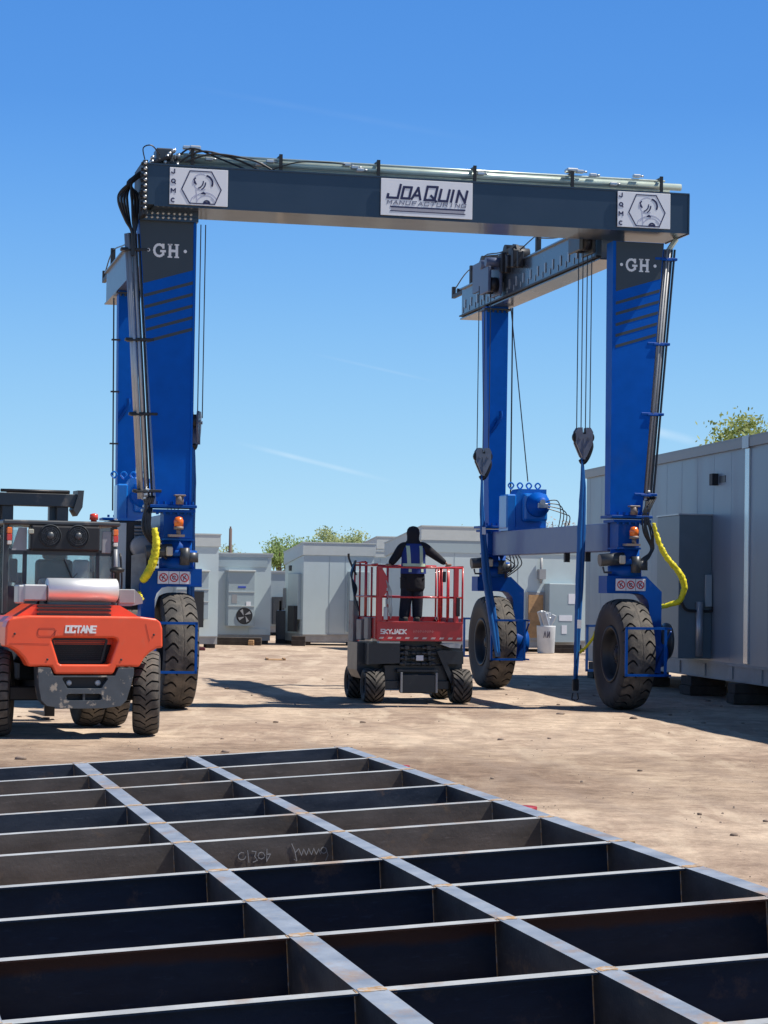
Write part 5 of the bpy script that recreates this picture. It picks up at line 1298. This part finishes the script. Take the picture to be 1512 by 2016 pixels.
MB().box(5.35, 5.6, -.46, -.45, 1.7, 2.05).box(5.0, 5.5, -.46, -.45, 1.1, 1.3).box(5.1, 5.3, -.46, -.45, .65, .95).done('label_plate', WHITE, b6)
MB().box(3.92, 4.62, -.05, 0, .4, 2.10, .01).done('crate_frame', GREY, b6)
MB().box(4.0, 4.55, -.08, -.05, .5, 2.0).box(4.0, 4.55, -.10, -.08, 1.35, 1.40).done('plywood_sheet', WOOD, b6)
MB().tube([(4.45, -.1, 2.4), (4.45, -.1, 3.3)], .05, 8).box(4.35, 4.6, -.18, 0, 2.55, 2.9).done('conduit', GREY, b6)
# drums, bins and bits on the ground
t = thing('trash_drum', 'white plastic drum of scrap beside the switch cabinet', 'drum', (5.62, 78.2, 0), 0)
MB().lathe([(0, .27), (.03, .29), (.9, .325), (.95, .33), (.95, .31), (.80, .30)], (0, 0, 0), 'z', 28).done('drum', pm('white_plastic', (.55,.57,.58), .5, var=.08), t)
mb = MB(); rr = random.Random(8)
for k in range(12):
    a = rr.random()*6.28; r = .2*rr.random(); mb.box(r*math.cos(a)-.1, r*math.cos(a)+.1, r*math.sin(a)-.08, r*math.sin(a)+.08, .85, 1.2+.3*rr.random(), .03, rot=rx(rr.uniform(-.5, .5)) @ ry(rr.uniform(-.5, .5)))
tag(mb.done('scrap_sheets', LGREY, None, (5.62, 78.2, 0)), 'crumpled silver sheet scrap sticking out of the white drum', 'scrap')
MB().strokes([[(-.1,.55),(-.06,.75),(-.02,.55)], [(.03,.75),(.03,.55),(.1,.75),(.1,.55)]], .02, (0, -.315, 0), (1,0,0), (0,0,1), dep=.012).done('marking', NAVY, t)
o = MB().box(-.28, .28, -.4, .4, 0, .025, .004).box(-.28, -.22, -.4, .4, .025, .06).box(.22, .28, -.4, .4, .025, .06).done('wooden_board', WOOD, None, (-3.12, 66.9, 0), (0, 0, .1)); tag(o, 'small tan wooden pallet board lying on open dirt', 'board')
def simple_block(name, X, Y, w_, h, d, mat, label, cat='block'):
    o = MB().box(-w_/2, w_/2, -d/2, d/2, 0, h, .015).box(-w_/2-.01, w_/2+.01, -d/2-.01, -d/2+.06, h*.4, h*.55, .004).done(name, mat, None, (X, Y, 0)); return tag(o, label, cat)
simple_block('red_crate', -.98, 83.2, .25, .42, .3, REDP, 'small red crate under the right corner of the seamed grey building', 'crate')
simple_block('timber_block', -3.05, 83.3, .5, .36, .4, TIMBER, 'dark stacked timber block at the left corner of the seamed grey building')
simple_block('timber_block', -5.2, 83.2, 1.6, .28, .5, TIMBER, 'long low row of dark timbers under the fan unit building')
simple_block('wood_block', -4.75, 82.8, .2, .2, .3, WOOD, 'small tan wood block under the fan unit building')
simple_block('red_timber', -6.2, 75.5, .7, .10, .2, pm('maroon_timber', (.12,.02,.03), .7), 'dark red timber lying right of the front left tyre', 'timber')
simple_block('dark_skid', 3.9, 79.5, 1.4, .3, .3, TIMBER, 'dark timbers below the widest grey building', 'timber')
simple_block('dark_skid', 6.3, 79.0, 1.2, .3, .3, TIMBER, 'dark timbers beneath the switch cabinet', 'timber')

# ------------------------------------------------------------------ trees and pole
def leafmat(name, c):
    m = pm(name, c, .6, var=.35, scale=3); p = m.node_tree.nodes['Principled BSDF']
    tr_ = m.node_tree.nodes.new('ShaderNodeBsdfTranslucent'); tr_.inputs['Color'].default_value = (*[min(1, x*1.3) for x in c], 1)
    ms = m.node_tree.nodes.new('ShaderNodeMixShader'); ms.inputs[0].default_value = .45; o_ = m.node_tree.nodes['Material Output']
    m.node_tree.links.new(p.outputs[0], ms.inputs[1]); m.node_tree.links.new(tr_.outputs[0], ms.inputs[2]); m.node_tree.links.new(ms.outputs[0], o_.inputs[0])
    return m
BARK = pm('bark', (.16, .12, .09), .9, var=.3)
def tree(label, X, Y, top, width, mat, seed, n=3000, leaf=.11, base=1.2, bare=False, name='tree'):
    r = random.Random(seed); t = thing(name, label, 'tree', (X, Y, 0))
    mb = MB(); H_ = top
    mb.tube([(0, 0, 0), (.1*r.uniform(-1, 1), 0, H_*.2), (.15*r.uniform(-1, 1), .1, H_*.4)], [.22, .17, .13], 8, smooth=3)
    tips = []
    for k in range(11):
        a = 2*PI*k/11+r.uniform(-.3, .3); rad = width*.5*r.uniform(.35, .95); zt = H_*(.97-.45*(rad/(width*.5))**2*r.uniform(.5, 1.0))
        e = Vector((rad*math.cos(a), rad*math.sin(a), zt)); mid = Vector((rad*.45*math.cos(a), rad*.45*math.sin(a), H_*.6+r.uniform(-.2, .3)))
        s0 = Vector((0, 0, H_*r.uniform(.25, .4)))
        mb.tube([s0, mid, e], [.09, .05, .012], 6, smooth=3); tips.append((e, mid))
        for q in range(3):
            f = mid.lerp(e, r.uniform(.2, .9)); g2 = f+Vector((r.uniform(-1, 1), r.uniform(-1, 1), r.uniform(.1, .9)))*width*.16; mb.tube([f, g2], [.025, .007], 5); tips.append((g2, f))
    mb.done('trunk', BARK, t)
    mb = MB(); cl = []
    for e, m_ in tips:
        for q in range(3): cl.append((m_.lerp(e, r.uniform(.45, 1.05))+Vector((r.gauss(0, .12), r.gauss(0, .12), r.gauss(0, .1)))*width*.25, width*r.uniform(.05, .105)))
    for i in range(n):
        c, s = cl[r.randrange(len(cl))]; p = c+Vector((r.gauss(0, s), r.gauss(0, s), r.gauss(0, s*.8)))
        if p.z > H_*1.03: continue
        u = Vector((r.gauss(0, 1), r.gauss(0, 1), r.gauss(0, 1))).normalized(); v = u.orthogonal().normalized(); L_ = leaf*r.uniform(.6, 1.4)
        mb.bm.faces.new([mb.bm.verts.new(q) for q in (p-u*L_, p+v*L_*.5, p+u*L_, p-v*L_*.5)])
    mb.done('crown', mat, t, recalc=False)
LEAF_Y = leafmat('leaf_spring_yellow_green', (.30, .35, .10)); LEAF_G = leafmat('leaf_mid_green', (.26, .36, .12)); LEAF_P = leafmat('leaf_pale_grey_green', (.36, .42, .20)); LEAF_B = leafmat('bud_pinkish_tan', (.42, .34, .28))
tree('bushy yellow green tree rising over the roof of the long building', 12.7, 78, 8.45, 4.2, LEAF_Y, 1, 10000, .09)
tree('second yellow green tree farther right over the long building', 15.9, 82, 8.0, 4.0, LEAF_Y, 2, 5000, .1)
tree('dark green bush left of the seamed grey building roof', -5.15, 118, 4.9, 2.8, LEAF_G, 3, 3000, .075)
tree('broad pale green tree behind the seamed grey building roof', -2.3, 124, 5.35, 3.3, LEAF_P, 4, 5200, .085)
tree('green shrubby tree filling the gap behind the seamed building', -4.2, 126, 5.2, 2.6, LEAF_G, 14, 2400, .075)
tree('thin bare branched tree right of the pole', -7.6, 115, 4.55, 2.2, LEAF_P, 5, 1200, .06)
tree('sparse bare tree between the left unit and the pole', -8.9, 112, 4.6, 1.4, LEAF_B, 6, 700, .05)
tree('yellowish tree top behind the leftmost grey unit', -10.6, 116, 5.65, 2.4, LEAF_P, 7, 2600, .08)
tree('sparse pinkish tree behind the blue winch', 8.9, 118, 6.3, 3.0, LEAF_B, 8, 1300, .07)
tree('small faint tree top left of the rear right leg', 4.1, 125, 5.85, 2.0, LEAF_P, 9, 900, .06)
o = MB().tube([(0, 0, 0), (0, 0, 5.0)], [.10, .075], 10).tube([(-.0, 0, 4.9), (0, 0, 5.1)], .04, 8).done('utility_pole', pm('brown_pole', (.12,.08,.07), .8), None, (-7.6, 113, 0)); tag(o, 'bare brown pole standing behind the fan unit building', 'pole')

# ------------------------------------------------------------------ give repeated small parts their own objects
def explode(o):
    bm = bmesh.new(); bm.from_mesh(o.data); bm.verts.ensure_lookup_table()
    seen = set(); isl = []
    for v in bm.verts:
        if v.index in seen: continue
        st = [v]; comp = []; seen.add(v.index)
        while st:
            a = st.pop(); comp.append(a.index)
            for e in a.link_edges:
                q = e.other_vert(a)
                if q.index not in seen: seen.add(q.index); st.append(q)
        isl.append(comp)
    if len(isl) < 2: bm.free(); return
    for comp in isl:
        cs = set(comp); fs = [f for f in bm.faces if f.verts[0].index in cs]
        mp = {}; vs = []
        for i in comp: mp[i] = len(vs); vs.append(bm.verts[i].co.copy())
        me = bpy.data.meshes.new(o.name.split('.')[0]); me.from_pydata(vs, [], [[mp[v.index] for v in f.verts] for f in fs])
        for m in o.data.materials: me.materials.append(m)
        for p, f in zip(me.polygons, fs): p.material_index = f.material_index; p.use_smooth = f.smooth
        n = bpy.data.objects.new(o.name.split('.')[0], me); COL.objects.link(n); n.parent = o.parent; n.location = o.location; n.rotation_euler = o.rotation_euler
    bm.free(); bpy.data.objects.remove(o)
for o in list(COL.objects):
    if o.type == 'MESH' and o.name.split('.')[0] in ('sheave', 'rail_clip', 'support', 'quarter_window', 'cable_conduit_clip', 'side_panel', 'latch', 'label_plate', 'data_plate', 'seam', 'sling_hook', 'louvre', 'document_box', 'pipe_fitting', 'bracket', 'corner_plate') and not o.children:
        explode(o)
